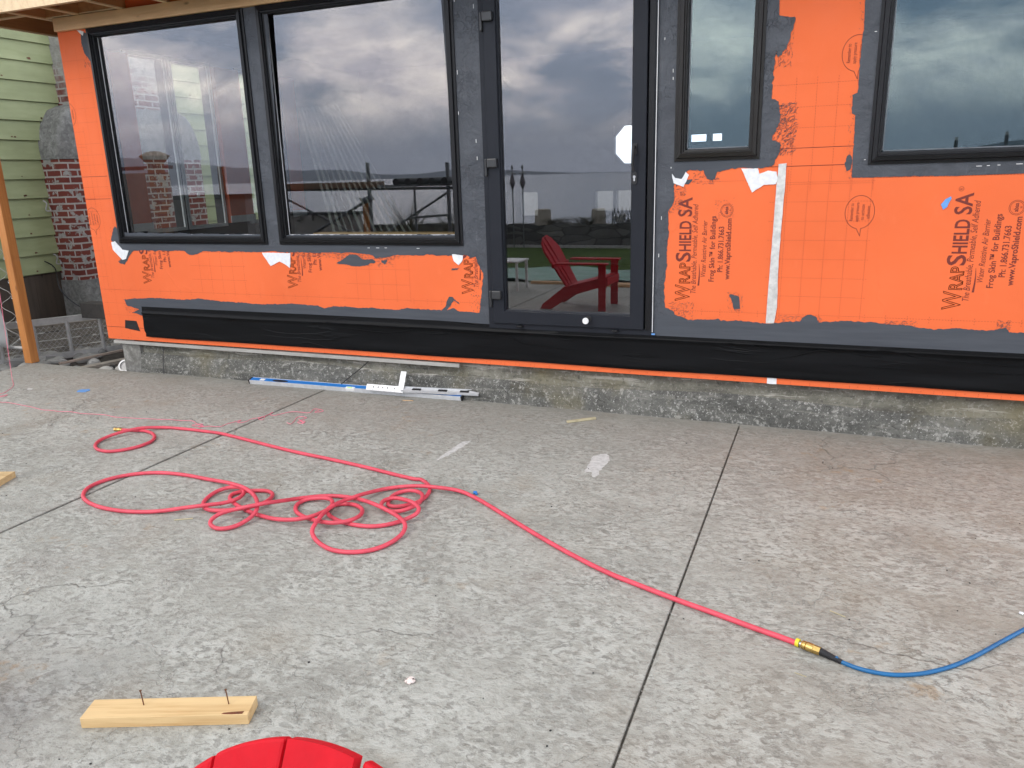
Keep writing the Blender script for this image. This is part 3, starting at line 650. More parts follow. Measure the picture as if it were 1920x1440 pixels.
def ring(mb, cx, cz, rx, rz, wd, n=28, gap=None):
    for i in range(n):
        a, b = 2*math.pi*i/n, 2*math.pi*(i+1)/n
        if gap and gap[0] < (a+b)/2 < gap[1]: continue
        mb.add([(cx+(rx+k)*math.cos(t), -.0011, cz+(rz+k)*math.sin(t)) for t in (a, b) for k in (0, wd)], [(0, 1, 3, 2)])
def stroke(mb, pts, wd):
    for a, b in zip(pts, pts[1:]):
        a = Vector((a[0], 0, a[1])); b = Vector((b[0], 0, b[1])); d = (b-a).normalized(); nn = Vector((-d.z, 0, d.x))*wd/2; e = Vector((0, -.0011, 0))
        mb.add([a-nn+e, b-nn+e, b+nn+e, a+nn+e], [(0, 1, 2, 3)])
def dashes(mb, a, b, on_=.008, off=.007, wd=.0019):
    a = Vector(a); b = Vector(b); d = b-a; n = int(d.length/(on_+off)); d.normalize()
    for i in range(n): p = a+d*i*(on_+off); q = p+d*on_; stroke(mb, [tuple(p), tuple(q)], wd)
def print_block(mb, x, z, full=True):
    """one repeat of the printed panel; x, z is the foot of the first capital"""
    # brand line: four outlined letters, then solid capitals, big initials
    zc = z; 
    for ch, sz, ol, ln, dx in (('W', .098, 1, .105, .066), ('RAP', .072, 1, .135, .066), ('S', .098, 0, .062, .066), ('HIELD', .078, 0, .190, .066), ('SA', .090, 0, .118, .066)):
        if ch == 'SA': zc += .022
        t = MB(); wd = text_mesh(ch, sz*1.32, Matrix.Identity(4), t, outline=.0019 if ol else 0, bold=.0 if ol else .0022)
        s_ = ln/wd; mb.add([place(x+dx, zc) @ Vector((v.x*s_, v.y, v.z*0)) for v in t.v], t.f); zc += ln+.003
    ring(mb, x+.005, z+.665, .011, .011, .0018, 14); t = MB(); text_mesh('R', .018, Matrix.Identity(4), t); mb.add([place(x+.011, z+.659) @ v for v in t.v], t.f)
    fit_line(mb, 'The Breathable, Permeable, Self Adhered', x+.105, z+.045, z+.603, .047, shear=.25)
    fit_line(mb, 'Water Resistive Air Barrier', x+.163, z+.152, z+.503, .044, shear=.25)
    fit_line(mb, 'Frog Skin\u2122 for Buildings', x+.214, z+.125, z+.529, .045, bold=.0007)
    fit_line(mb, 'Ph: 1.866.731.7663', x+.265, z+.186, z+.466, .045, bold=.0007)
    fit_line(mb, 'www.VaproShield.com', x+.308, z+.143, z+.514, .044, bold=.001)
    for i in range(10): 
        t = i/10; stroke(mb, [(x+.121+.004*math.sin(t*3), z+.10+.135*t), (x+.121+.004*math.sin((t+.1)*3), z+.10+.135*(t+.1))], .009*(1-t)+.0015)
    ring(mb, x+.277, z+.562, .036, .038, .002); ring(mb, x+.277, z+.562, .030, .032, .0016)
    fit_line(mb, 'abaa', x+.284, z+.540, z+.586, .030, bold=.0006); t = MB(); text_mesh('*', .03, Matrix.Identity(4), t); mb.add([place(x+.312, z+.557) @ v for v in t.v], t.f)
def bubble(mb, cx, cz):
    ring(mb, cx, cz, .076, .092, .0028, 40, gap=(4.55, 4.87))
    stroke(mb, [(cx-.012, cz-.091), (cx+.010, cz-.135)], .0028); stroke(mb, [(cx+.012, cz-.091), (cx+.010, cz-.135)], .0028)
    for i, (t, l_) in enumerate((('Remember to', .052), ('apply pressure', .057), ('to activate', .046), ('adhesive.', .040))): fit_line(mb, t, cx-.034+i*.029, cz-l_*.95, cz+l_*.95, .026)
GRID = MB(); REP = 1.5124
def add_print(z0, ks, zclip=None):
    g = MB()
    for k in ks:
        x = .641+REP*(k-4); print_block(g, x, z0); bubble(g, x-.494, z0+.545)
        for i in range(5): dashes(GRID, (x-.895-.004+i*.1135-.0, 0, z0-.075)[::2], (x-.895+i*.1135, 0, z0+.80)[::2])
        for i in range(8): dashes(GRID, (x-.99, z0-.062+i*.1115), (x-.42, z0-.062+i*.1115))
        dashes(GRID, (x-.42, z0-.062), (x+.55, z0-.062)); dashes(GRID, (x-.42, z0+.735), (x+.55, z0+.735))
        for i in range(9): dashes(GRID, (x-.42+i*.1135, z0-.085), (x-.42+i*.1135, z0-.04))
        for i in range(9): dashes(GRID, (x-.42+i*.1135, z0-.105-.42), (x-.42+i*.1135, z0-.42-.06))
    return g
def clip_print(g):
    """drop what would hang in the openings or off the wall"""
    bad = [(a-.002, b-.004, c+.002, d+.002) for a, b, c, d in holes]
    out = MB()
    for f in g.f:
        c = sum((g.v[i] for i in f), Vector())/len(f)
        if any(h[0] < c.x < h[2] and h[1] < c.z < h[3] for h in bad) or c.x < XL+.003 or c.x > XR or c.z > 2.8 or c.z < ZB+.003: continue
        o_ = len(out.v); out.v += [g.v[i] for i in f]; out.f.append([o_+j for j in range(len(f))]); out.mi.append(0)
    return out
p = clip_print(add_print(.790, (0, 1, 2, 3, 4, 5)))
# the course above: only its grids and bubbles reach the strips of membrane between the windows
q = MB()
for k in range(0, 5):
    x = .56+REP*(k-4); bubble(q, x-.494, .79+.545+.855)
    for i in range(5): dashes(GRID, (x-.80+i*.111, 1.46), (x-.80+i*.111, 2.10))
    for zz_ in (1.498, 1.60+.0, 1.812, 1.925, 2.048): dashes(GRID, (x-.92, zz_), (x-.34, zz_))
for zz_ in (1.60, 1.700): stroke(q, [(-.43, zz_), (.10, zz_+.002)], .003)
for zz_ in (.393, .425): 
    if zz_ == .393: stroke(q, [(-5.955, zz_), (-5.5, zz_+.001)], .003)
for zz_ in (1.685, 1.5): stroke(q, [(-5.955, zz_), (-5.66, zz_+.001)], .003)
for zz_ in (.727, .609, .503, 1.40, 1.60, 1.78, 1.86, 1.95, 2.12, 2.23, 2.345, 2.46, 2.60): dashes(GRID, (-5.955, zz_), (-5.66 if zz_ > 1 else -5.52, zz_), .006, .008, .0018)
for xx in (-5.90, -5.79, -5.68): dashes(GRID, (xx, .3), (xx, 2.7), .006, .010, .0016)
for i in range(64): dashes(GRID, (-5.5+i*.1135, .288), (-5.5+i*.1135, .32), .005, .006, .0022)
q = clip_print(q); p.add(q.v, q.f)
p.build('printing', M_INK, house); clip_print(GRID).build('printed_grid', M_INKF, house)

# windows
def frame_rings(x0, z0, x1, z1, prof_):
    return [[(x0+i, y, z0+i), (x1-i, y, z0+i), (x1-i, y, z1-i), (x0+i, y, z1-i)] for i, y in prof_]
WP = [(-.006, .0), (-.006, -.012), (.010, -.014), (.014, -.030), (.036, -.034), (.040, -.022), (.047, -.022), (.049, -.006), (.058, -.004), (.064, .034), (.064, .10), (.014, .10)]
def window(key, mat, gm, x_extra=0, label=None):
    x0, z0, x1, z1 = WIN[key]
    g = MB(); g.loft(frame_rings(x0, z0, x1, z1, WP), False, False); o = g.build('window', mat, house)
    if label: o['label'] = label
    g = MB(); g.add([(x0+.055, .030, z0+.055), (x1-.055, .030, z0+.055), (x1-.055, .030, z1-.055), (x0+.055, .030, z1-.055)], [(0, 1, 2, 3)]); g.build('pane', gm, o)
    s_ = MB()
    i = .064
    for (a, b, c, d) in ((x0+i, z0+i, x1-i, z0+i+.006), (x0+i, z0+i, x0+i+.006, z1-i)): s_.box(a, .0270, b, c, .0292, d)
    s_.build('glazing_spacer', M_ALU if gm is M_GLASS else M_TUBE, o)
    return o
wo = [window('w1', M_FRAME, M_GLASS, label='wide left window with a black frame'), window('w2', M_FRAME, M_GLASS, label='wide window beside the door'), window('w3', M_FRAMEB, M_GLASSB, label='narrow bronze black window'), window('w4', M_FRAME, M_GLASSB, label='window at the right edge')]
# inner sill of the second window, a plastic sheet leaning inside
g = MB(); g.box(-3.75, .15, 1.165, -2.42, .27, 1.205); g.build('inner_sill', M_FIR, house)
m = NT('clear_polythene'); tr = m.n.new('ShaderNodeBsdfTransparent'); mx = m.n.new('ShaderNodeMixShader'); mx.inputs[0].default_value = .30
m.inp(m.b, 'Base Color', (.75, .78, .72)); m.l.new(tr.outputs[0], mx.inputs[1]); m.l.new(m.b.outputs[0], mx.inputs[2]); m.l.new(mx.outputs[0], m.out.inputs[0]); M_POLY = m.m
sh = None
g = MB(); rn = random.Random(2)
for i in range(12):
    t = i/11; a = Vector((-4.60+.42*t, 1.25, 2.25)); b = Vector((-4.12+1.05*t, 1.15, .52)); c_ = Vector((.008+.014*rn.random(), 0, 0)); d_ = c_*2.0
    g.add([a, a+c_, b+d_, b], [(0, 1, 2, 3)])
tag(g.build('plastic_sheet', M_POLY), 'clear pleated plastic sheet leaning inside the room behind the second window', 'plastic sheet')

# door
x0, z0, x1, z1 = DOOR
g = MB(); g.loft(frame_rings(x0, z0, x1, z1, [(-.004, 0), (-.004, -.012), (.034, -.012), (.036, .0), (.036, .06), (.0, .06)]), False, False); dr = g.build('door', M_DOOR, house)
g = MB(); g.loft(frame_rings(x0+.030, z0+.030, x1-.052, z1-.03, [(.004, .05), (.004, -.028), (.007, -.031), (.088, -.031), (.091, -.028), (.093, -.010), (.099, -.008), (.101, .02), (.101, .05)]), False, False); ds = g.build('sash', M_DOOR, dr)
g = MB(); a = .124; g.add([(x0+a, .012, z0+a), (x1-a-.02, .012, z0+a), (x1-a-.02, .012, z1-a), (x0+a, .012, z1-a)], [(0, 1, 2, 3)]); g.build('pane', M_GLASS, dr)
g = MB(); g.box(x1-.046, -.016, z0+.03, x1-.012, -.0125, z1-.03); g.build('jamb_trim', M_FRAME, dr)
for zc in (2.575, 1.677, .795):
    g = MB(); g.box(x0+.038, -.058, zc-.028, x0+.108, -.0315, zc+.030)
    g.box(x0+.020, -.046, zc-.085, x0+.034, -.0125, zc+.030)
    g.tube([(x0+.027, -.046, zc-.085), (x0+.027, -.046, zc+.03)], .008, 10)
    g.build('hinge', M_HINGE, dr, bevel=.006)
hx = -1.160
g = MB(); g.box(hx-.014, -.040, 1.700, hx+.014, -.0312, 1.765)
g.tube([(hx, -.035, 1.745), (hx, -.075, 1.745)], .009, 12)
pts = catmull([(hx, -.075, 1.752), (hx-.002, -.079, 1.70), (hx-.004, -.079, 1.64), (hx+.002, -.074, 1.60)], .01)
g.tube(pts, [.0105-.004*i/len(pts) for i in range(len(pts))], 10); g.build('handle', M_BLACK, dr, smooth=True)
g = MB(); g.tube([(hx, -.0312, 1.578), (hx, -.040, 1.578)], .016, 16); g.box(hx-.016, -.0395, 1.535, hx+.016, -.0312, 1.578); g.tube([(hx, -.0312, 1.535), (hx, -.040, 1.535)], .016, 16)
lk = g.build('lock_plate', M_BLACK, dr, smooth=True)
g = MB(); g.tube([(hx, -.0405, 1.565), (hx, -.044, 1.565)], .0085, 16); g.box(hx-.0045, -.0435, 1.540, hx+.0045, -.0405, 1.563); g.build('lock_cylinder', M_STEEL, dr, smooth=True)
kx, kz = W(1106, 596)
g = MB(); g.tube([(kx, -.0312, kz), (kx, -.037, kz)], .021, 20); g.tube([(kx, -.036, kz), (kx-.002, -.085, kz-.004)], .008, 12); ks_ = g.build('door_stop', M_BLACK, dr, smooth=True)
g = MB(); g.tube([(kx-.002, -.085, kz-.004), (kx-.003, -.093, kz-.005), (kx-.003, -.099, kz-.005)], [.021, .022, .0195], 20); g.build('door_stop_tip', M_WHITE, ks_, smooth=True)
g = MB(); g.box(x1+.0005, -.020, z0+.02, x1+.004, .002, z1); g.build('white_reveal_line', M_WHITE, dr)
g = MB(); g.box(x1-.002, -.024, z0+.003, x1+.02, -.013, z0+.012); g.build('blue_tape_scrap', M_BLUETAPE, house)
for xx in (-1.30, -1.98): 
    g = MB(); g.box(xx, -.045, .572, xx+.04, -.0125, .584); g.build('drain_cover', M_FRAME, dr, bevel=.003)

# eave: header, rafters, fascia, deck
g = MB(); g.box(-5.945, -.040, 2.822, XR, -.0015, 2.920); g.build('header_beam', M_FIR, house, bevel=.002)
for xx in (-6.62, -6.03, -5.66, -5.20, -4.75, -4.30, -3.9, -3.5, -3.1):
    y1_ = .55 if xx < -5.9 else -.0015
    g = MB(); g.box(xx-.019, -.405, 2.930, xx+.019, y1_, 3.12); g.cur = 1; g.box(xx-.020, -.405, 2.921, xx+.020, y1_, 2.9295)  # thin pale cap below: light bounced onto the underside, put into the colour
    g.build('rafter', [M_FIRY, M_FIREDGE], house)
g = MB(); g.box(-6.64, -.445, 2.905, XR, -.407, 3.124); g.build('fascia', M_FIREDGE, house, bevel=.001)
for a, b in ((-6.60, -6.05), (-6.01, -5.68), (-5.64, -5.22)):
    g = MB(); g.box(a, -.20 if a < -6.1 else -.038, 2.934, b, -.165 if a < -6.1 else -.003, 3.115); g.cur = 1; g.box(a, -.20 if a < -6.1 else -.042, 2.926, b, -.165 if a < -6.1 else -.0015, 2.9335); g.build('blocking', [M_FIRY, M_FIREDGE], house)  # pale bottom cap again paints the bounced light
g = MB(); g.box(-6.70, -.50, 3.125, 2.8, 4.5, 3.16); g.build('roof_deck', M_FIRY, house)

# ------------------------------------------------------------------ neighbour
nb = empty('neighbouring_house', label='old neighbouring house with pale green clapboards and a brick chimney', cat='house')
XN = -9.30
g = MB(); zb = .56; ex = .232; i = 0
while zb < 5.2:
    g.add([(XN+.034, -.6, zb), (XN+.034, 9, zb), (XN+.004, 9, zb+ex+.01), (XN+.004, -.6, zb+ex+.01), (XN-.01, -.6, zb), (XN-.01, 9, zb)], [(0, 1, 2, 3), (0, 4, 5, 1)]); zb += ex
g.box(XN-.2, -.6, .5, XN-.015, 9, 5.2); g.build('siding', M_GREEN, nb)
g = MB()
for i in range(16): g.box(XN-.03+.004*(i % 2), -.6+i*.61, -.13, XN+.005+.004*(i % 2), -.6+i*.61+.606, .545)
g.build('skirting', M_SKIRTW, nb)
g = MB(); rn = random.Random(31)
for i in range(120):
    y_ = rn.choice((.05, .82, 1.28, 1.9, 2.3, 4.9, 5.6))+rn.uniform(-.03, .03); z_ = .56+.232*rn.randint(0, 12)+.03+rn.uniform(0, .012); r_ = rn.uniform(.004, .010)
    g.box(XN+.0305, y_-r_, z_-r_, XN+.0365, y_+r_, z_+r_)
tag(g.build('nail_heads', M_NAIL, nb), kind='stuff')
CY = 3.42
def half(z):
    if z < 1.95: return 1.20
    if z < 2.62: t = (z-1.95)/.67; return .82+.38*math.sqrt(max(0, 1-t*t))
    return .82-.02*(z-2.62)
zs = [.44, 1.0, 1.6, 1.95]+[1.95+.67*k/10 for k in range(1, 11)]+[3.2, 4.2, 5.4]
g = MB(); rings = []
def chim_ring(h_, z, xf):
    r_ = .09; pts = []
    y0_, y1_ = CY-h_, CY+h_
    pts.append((XN-.02, y0_, z))
    for k in range(5): a = math.pi/2*k/4; pts.append((xf-r_+r_*math.sin(a), y0_+r_-r_*math.cos(a), z))
    for k in range(5): a = math.pi/2*k/4; pts.append((xf-r_+r_*math.cos(a), y1_-r_+r_*math.sin(a), z))
    pts.append((XN-.02, y1_, z)); return pts
XF = -8.92
for a, b, mi in ((0, 3, 0), (3, 13, 1), (13, 16, 0)):
    g.cur = mi; g.loft([chim_ring(half(zs[k])+(.012 if mi else 0), zs[k], XF+(.012 if mi else 0)) for k in range(a, b+1)], True, True)
g.cur = 1; g.loft([chim_ring(1.23, -.13, XF+.05), chim_ring(1.22, .44, XF+.03)], True, True)
g.build('chimney', [M_BRICK, M_BLOCK], nb, smooth=True)
g = MB(); pts = catmull([on(84, 490, 0, XN+.05), on(103, 503, 0, XN+.05), on(112, 540, 0, XF+.08), on(135, 565, 0, XF+.09), on(166, 584, 0, XF+.1)], .05); g.tube(pts, .008, 6)
tag(g.build('cable', M_RUBBER, smooth=True), 'thin grey cable hanging over the concrete base of the brick chimney', 'cable')
p0 = on(168, 580, 1, .62)
g = MB(); g.box(p0.x-.03, p0.y-.08, p0.z-.075, p0.x+.9, p0.y+.06, p0.z+.075)
o = g.build('beam_end', wood('charred_beam', (.05, .045, .04), (.02, .018, .016), 1), None, bevel=.004); tag(o, 'dark timber block end sticking out behind the orange wall corner', 'timber')
for i, q in enumerate(((82, 385), (102, 485))):
    a = on(*q, 0, XN+.06); g = MB(); pts = catmull([a+Vector((0, 0, .06)), a+Vector((.02, .03, .02)), a+Vector((.0, .02, -.06)), a+Vector((.02, .07, -.07)), a+Vector((0, .07, -.02))], .01); g.tube(pts, .008, 6)
    tag(g.build('metal_bracket', M_ALUOLD, smooth=True), ('upper' if i == 0 else 'lower')+' bent metal bracket on the green siding beside the chimney', 'bracket', 'brackets on the siding')

# ------------------------------------------------------------------ side yard things
def ladder(A, B, wd, mat):
    A = Vector(A); B = Vector(B); g0 = empty('ladder', A); d = B-A; ln = d.length; u = d.normalized()
    for z, nm in ((.03, 'rail'), (wd, 'rail')):
        g = MB(); g.bar(Vector((0, 0, z)), u*ln+Vector((0, 0, z)), .03, .065); g.bar(Vector((0, 0, z))-u.cross(Vector((0, 0, 1)))*.02, u*ln+Vector((0, 0, z))-u.cross(Vector((0, 0, 1)))*.02, .03, .012); g.build(nm, mat, g0)
    k = int(ln/.305)
    for i in range(k):
        g = MB(); p = u*(.18+i*.305); g.tube([p+Vector((0, 0, .03)), p+Vector((0, 0, wd))], .020, 10); g.build('rung', mat, g0, smooth=True)
    return g0
a = G(-10, 690, -.12); b = G(246, 655, -.12); d = (Vector(b)-Vector(a)).normalized()
l1 = ladder((a[0]-d.x*.4, a[1]-d.y*.4, -.115), (b[0]+d.x*.35, b[1]+d.y*.35, -.115), .40, M_ALUOLD)
tag(l1, 'grey aluminium ladder lying on its side behind the slab', 'ladder')
# wire mesh panel behind the ladder
g = MB(); nrm = Vector((-d.y, d.x, 0)); A0 = Vector((a[0], a[1], -.12))+nrm*.14; ln = 2.6
for i in range(54):
    x = i*ln/54; g.tube([A0+Vector((d.x, d.y, 0))*x, A0+Vector((d.x, d.y, 0))*(x+.30)+Vector((0, 0, .33))], .0022, 4); g.tube([A0+Vector((d.x, d.y, 0))*(x+.30), A0+Vector((d.x, d.y, 0))*x+Vector((0, 0, .33))], .0022, 4)
tag(g.build('wire_mesh_panel', M_ALUOLD), 'diamond wire mesh panel standing behind the grey ladder', 'mesh panel')
g = MB(); A1 = A0+nrm*.18
for k in range(4): g.bar(A1+Vector((0, 0, .03+k*.085)), A1+Vector((d.x, d.y, 0))*2.4+Vector((0, 0, .03+k*.085)), .02, .072)
tag(g.build('board_stack', M_OLDW), 'weathered grey boards on edge behind the mesh panel', 'boards')
def plank(name, q0, q1, wd, th, z, mat, label):
    a, b = G(*q0, z), G(*q1, z); g = MB(); g.bar((a[0], a[1], z), (b[0], b[1], z), wd, th); tag(g.build(name, mat, bevel=.002), label, 'plank')
plank('plank', (150, 692), (248, 672), .09, .03, -.075, M_OLDW, 'weathered flat board lying on the cobbles behind the slab edge')
plank('plank', (112, 682), (232, 656), .035, .02, -.05, wood('pale_batten', (.40, .32, .26), (.3, .22, .17), 0), 'thin pale batten lying below the ladder')
a = G(237, 690, -.06); g = MB(); M = Matrix.Translation((a[0], a[1], -.045)) @ Matrix.Rotation(R(58), 4, 'X') @ Matrix.Rotation(R(20), 4, 'Y')
n_ = 20; rr = [(.052, -.05), (.052, .0), (.060, .0), (.060, .03), (.046, .03), (.044, .01)]
g.loft([[(r_*math.cos(2*math.pi*j/n_), r_*math.sin(2*math.pi*j/n_), z) for j in range(n_)] for r_, z in rr], M=M)
o = tag(g.build('pipe_fitting', M_WHITE, smooth=True), 'white plastic pipe fitting lying on the rocks beside the foundation', 'pipe')
g = MB(); g.loft([[(.043*math.cos(2*math.pi*j/n_), .043*math.sin(2*math.pi*j/n_), z) for j in range(n_)] for z in (.012, .016)], M=M); g.build('grey_insert', M_ALUOLD, o)
x_, y_ = G(20, 655, -.1)

# post with lacing and canvas
px_, py_ = -6.99, -.028; pz = 2.15
post = empty('timber_post', (px_, py_, 0), label='orange brown timber post at the corner of the slab laced to a canvas', cat='post')
g = MB(); g.box(-.045, -.040, 0, .045, .045, 3.2); g.build('shaft', M_POST, post, bevel=.004)
for i, zc in enumerate((.235, .40, .625, .77, .99, 1.22)):
    g = MB(); c0 = Vector((-.047, -.02, zc)); pts = [c0, c0+Vector((-.012, 0, 0))]+[c0+Vector((-.012-.012+.012*math.cos(t), 0, .012*math.sin(t))) for t in [k*math.pi/5 for k in range(0, 10)]]
    g.tube(pts, .0022, 6); g.build('screw_eye', M_STEEL, post, smooth=True)
g = MB(); pts = []
for i in range(12):
    z = .15+i*.10; pts.append((-.07 if i % 2 else -.155-.003*(12-i), -.02-(.0 if i % 2 else .05), z))
g.tube(catmull(pts, .05), .0025, 5); tag(g.build('lacing_cord', M_WIRE, None, loc=(px_, py_, 0)), 'thin grey cord laced between the post and the canvas', 'cord')
g = MB(); rows_ = 14; cols = 8
for i in range(rows_+1):
    for j in range(cols+1):
        z = .14+1.16*i/rows_; x = -.155-.003*(12-i)-j*.14; g.v.append(Vector((x, -.07-j*.045+.015*math.sin(i*.9+j), z+.03*math.sin(j*1.3))))
for i in range(rows_):
    for j in range(cols): o_ = i*(cols+1)+j; g.f.append([o_, o_+1, o_+cols+2, o_+cols+1]); g.mi.append(0)
o = g.build('canvas_sheet', M_CLOTH, None, smooth=True, loc=(px_, py_, 0)); md = o.modifiers.new('s', 'SOLIDIFY'); md.thickness = .003
tag(o, 'pale grey canvas sheet laced to the timber post at the left edge', 'canvas')
a = Vector((px_-.28, py_-.02, .14)); b = Vector((px_-.047, py_-.0, .135)); g = MB(); g.tube([a, b], .017, 10); g.tube([b-Vector((.03, 0, 0)), b], .022, 10)
tag(g.build('canvas_pipe', M_ALUOLD, smooth=True), 'short grey pipe joining the canvas hem to the post foot', 'pipe')

# ------------------------------------------------------------------ pink string
def ground_path(px, z=.003, step=.02): return catmull([(*G(*q, z), z) for q in px], step)
g = MB()
sp = on(3, 575, 1, -.35); ep = Vector((*G(23, 712, .003), .003))
g.tube([sp+(sp-ep)*.9, sp, ep], .0020, 5)
rn = random.Random(11)
def wig(p, q, n, a): return [(p[0]+(q[0]-p[0])*i/n+rn.uniform(-a, a)*1.5, p[1]+(q[1]-p[1])*i/n+rn.uniform(-a, a)*.5) for i in range(n+1)]
path = [(23, 712), (25, 722), (18, 730), (2, 738), (-30, 741), (2, 744), (14, 740), (-4, 745), (0, 754)]+wig((10, 754), (60, 763), 3, 1)+wig((80, 768), (200, 779), 7, 1.6)+wig((215, 782), (360, 789), 7, 1.2)+[(368, 794), (376, 797), (382, 799), (366, 799), (360, 797), (380, 795), (372, 801), (390, 799), (412, 800), (425, 795), (447, 789), (452, 788), (445, 792), (460, 791), (470, 786), (486, 783), (496, 781), (492, 787), (484, 785), (500, 779), (512, 773), (506, 776), (514, 779), (540, 773), (556, 772), (580, 774), (588, 767), (602, 768), (606, 771), (590, 773), (598, 769)]
g.tube(ground_path(path, .004), .0019, 5); g.tube(ground_path([(538, 792), (545, 795), (552, 789), (556, 783), (565, 781), (575, 783), (566, 787), (558, 792), (568, 794), (572, 790), (562, 789), (570, 793), (560, 786)], .004), .0019, 5)
tag(g.build('pink_string', M_PINK, smooth=True), 'thin pink mason string straggling across the slab from the post', 'string')

# ------------------------------------------------------------------ the red air hose
def Z7(*a): return [(x/4.8+120, y/4.8+780) for x, y in a]
def Z2(*a): return [(x/3.42857+360, y/3.42857+640) for x, y in a]
def Z8(*a): return [(x/5.3333+500, y/5.3333+860) for x, y in a]
def Z6(*a): return [(x/3.42857+880, y/3.42857+760) for x, y in a]
def Z4(*a): return [(x/3.42857+1360, y/3.42857+1020) for x, y in a]
path = Z7((525, 124), (600, 128), (680, 131), (745, 138), (795, 158), (815, 190), (790, 225), (730, 254), (640, 283), (520, 307), (400, 318), (315, 305), (282, 278), (292, 245), (335, 213), (410, 180), (500, 150), (600, 125), (700, 108), (820, 103), (950, 105), (1100, 118), (1250, 135), (1400, 155), (1550, 190)) \
    + Z2((400, 645), (640, 705), (900, 760), (1100, 805), (1300, 855), (1430, 885)) \
    + Z8((1540, 208), (1605, 250), (1632, 300), (1605, 365), (1520, 430), (1400, 465), (1290, 480), (1222, 468), (1215, 440), (1245, 385), (1320, 340), (1430, 318), (1515, 332), (1560, 375), (1520, 445), (1420, 500), (1300, 528), (1200, 515), (1148, 475), (1160, 430), (1220, 402), (1300, 395), (1400, 415), (1475, 448), (1522, 500), (1490, 555), (1390, 605), (1230, 655), (1050, 677), (870, 660), (720, 620), (630, 570), (603, 520), (650, 475), (760, 453), (880, 462), (952, 505), (945, 555), (880, 600), (760, 633), (620, 640), (470, 612), (355, 572), (292, 520), (305, 460), (390, 412), (520, 394), (625, 402), (658, 440), (620, 500), (500, 560), (350, 600), (200, 611)) \
    + Z7((1890, 925), (1800, 905), (1700, 873), (1600, 828), (1525, 780), (1492, 740), (1515, 705), (1590, 682), (1700, 672), (1820, 674), (1876, 700), (1855, 745), (1770, 792), (1600, 832), (1430, 850), (1310, 845), (1255, 812), (1262, 768), (1320, 712), (1400, 668), (1500, 642), (1585, 645), (1620, 675), (1605, 712), (1550, 750), (1440, 782), (1300, 800), (1100, 824), (900, 852), (700, 863), (480, 850), (300, 812), (200, 762), (172, 712), (212, 650), (330, 592), (500, 545), (700, 516), (900, 512), (1100, 532), (1300, 570), (1480, 602), (1620, 645), (1705, 708), (1740, 780), (1730, 848), (1680, 912), (1590, 970), (1480, 1008), (1380, 1012), (1322, 980), (1325, 938), (1385, 890), (1480, 855), (1620, 822), (1750, 797), (1850, 778)) \
    + Z8((80, 432), (200, 415), (400, 388), (600, 372), (800, 382), (980, 420), (1130, 478), (1260, 545), (1345, 605), (1385, 670), (1350, 755), (1230, 845), (1060, 910), (860, 935), (680, 918), (560, 868), (480, 795), (455, 718), (500, 630), (590, 525), (700, 450), (850, 392), (1000, 345), (1200, 300), (1400, 277), (1600, 277)) \
    + Z2((1700, 957), (1810, 1000), (1920, 1062)) + Z6((300, 752), (500, 872), (700, 982), (900, 1080), (1100, 1160), (1320, 1245), (1500, 1310)) + Z4((0, 471), (200, 545), (350, 597), (458, 638))
RH = .0103
P = catmull([(*G(*q, RH), RH) for q in path], .012)
zs_ = [RH+.001]*len(P)
bump_ = []
grid = {}
for i, p in enumerate(P):
    k = (int(p.x/.03), int(p.y/.03))
    for dx in (-1, 0, 1):
        for dy in (-1, 0, 1):
            for j in grid.get((k[0]+dx, k[1]+dy), ()):
                if i-j > 12 and (P[j].xy-p.xy).length < 2.05*RH: bump_.append((i, j))
    grid.setdefault(k, []).append(i)
for i, j in bump_:
    hgt = zs_[j]+1.85*RH
    if hgt > zs_[i]:
        for t in range(-26, 27):
            if 0 <= i+t < len(P): zs_[i+t] = max(zs_[i+t], RH+.001+(hgt-RH)*math.exp(-(t/11)**2) if abs(t) > 1 else hgt)
sm_ = zs_[:]
for _ in range(3): sm_ = [sm_[0]]+[(sm_[i-1]+2*sm_[i]+sm_[i+1])/4 for i in range(1, len(sm_)-1)]+[sm_[-1]]
for i, p in enumerate(P):
    z_ = max(sm_[i], RH+.001); k_ = (EYE-z_)/(EYE-RH); p.x = EYEP.x+(p.x-EYEP.x)*k_; p.y = EYEP.y+(p.y-EYEP.y)*k_; p.z = z_
hose = empty('air_hose', tuple(P[0].xy)+(0,), label='long red rubber air hose lying in tangled loops on the slab', cat='hose')
def world_build(mb, name, mat, parent, **k):
    o = mb.build(name, mat, parent, **k); o.location = -parent.location; return o
g = MB(); g.tube(P, RH, 12); world_build(g, 'tubing', M_HOSE, hose, smooth=True, angle=60)
a = Vector(P[0]); d = (P[0]-P[2]).normalized(); g = MB()
g.tube([a, a+d*.012, a+d*.0121, a+d*.030, a+d*.0301, a+d*.048, a+d*.049, a+d*.060], [.0125, .0125, .0145, .0145, .0115, .0115, .0135, .0135], 12); world_build(g, 'brass_fitting', M_BRASS, hose, smooth=True, angle=30)
a = Vector(P[-1]); d = (P[-1]-P[-3]).normalized(); d.z = 0; d.normalize(); z_ = Vector((0, 0, .004)); a = a+z_
g = MB(); g.tube([a-d*.002, a+d*.010], .0145, 16); world_build(g, 'yellow_ring', M_YEL, hose, smooth=True, angle=30)
g = MB(); g.tube([a+d*.010, a+d*.020], .0085, 12); world_build(g, 'hose_nipple', M_STEEL, hose, smooth=True)
g = MB(); s0 = a+d*.018
rr = [(.0, .0135), (.004, .0150), (.005, .0130), (.008, .0130), (.009, .0150), (.014, .0150), (.015, .0130), (.018, .0155), (.040, .0155), (.041, .0145)]
g.tube([s0+d*t for t, _ in rr], [r_ for _, r_ in rr], 18)
g.tube([s0+d*.0415, s0+d*.064], .0150, 6)
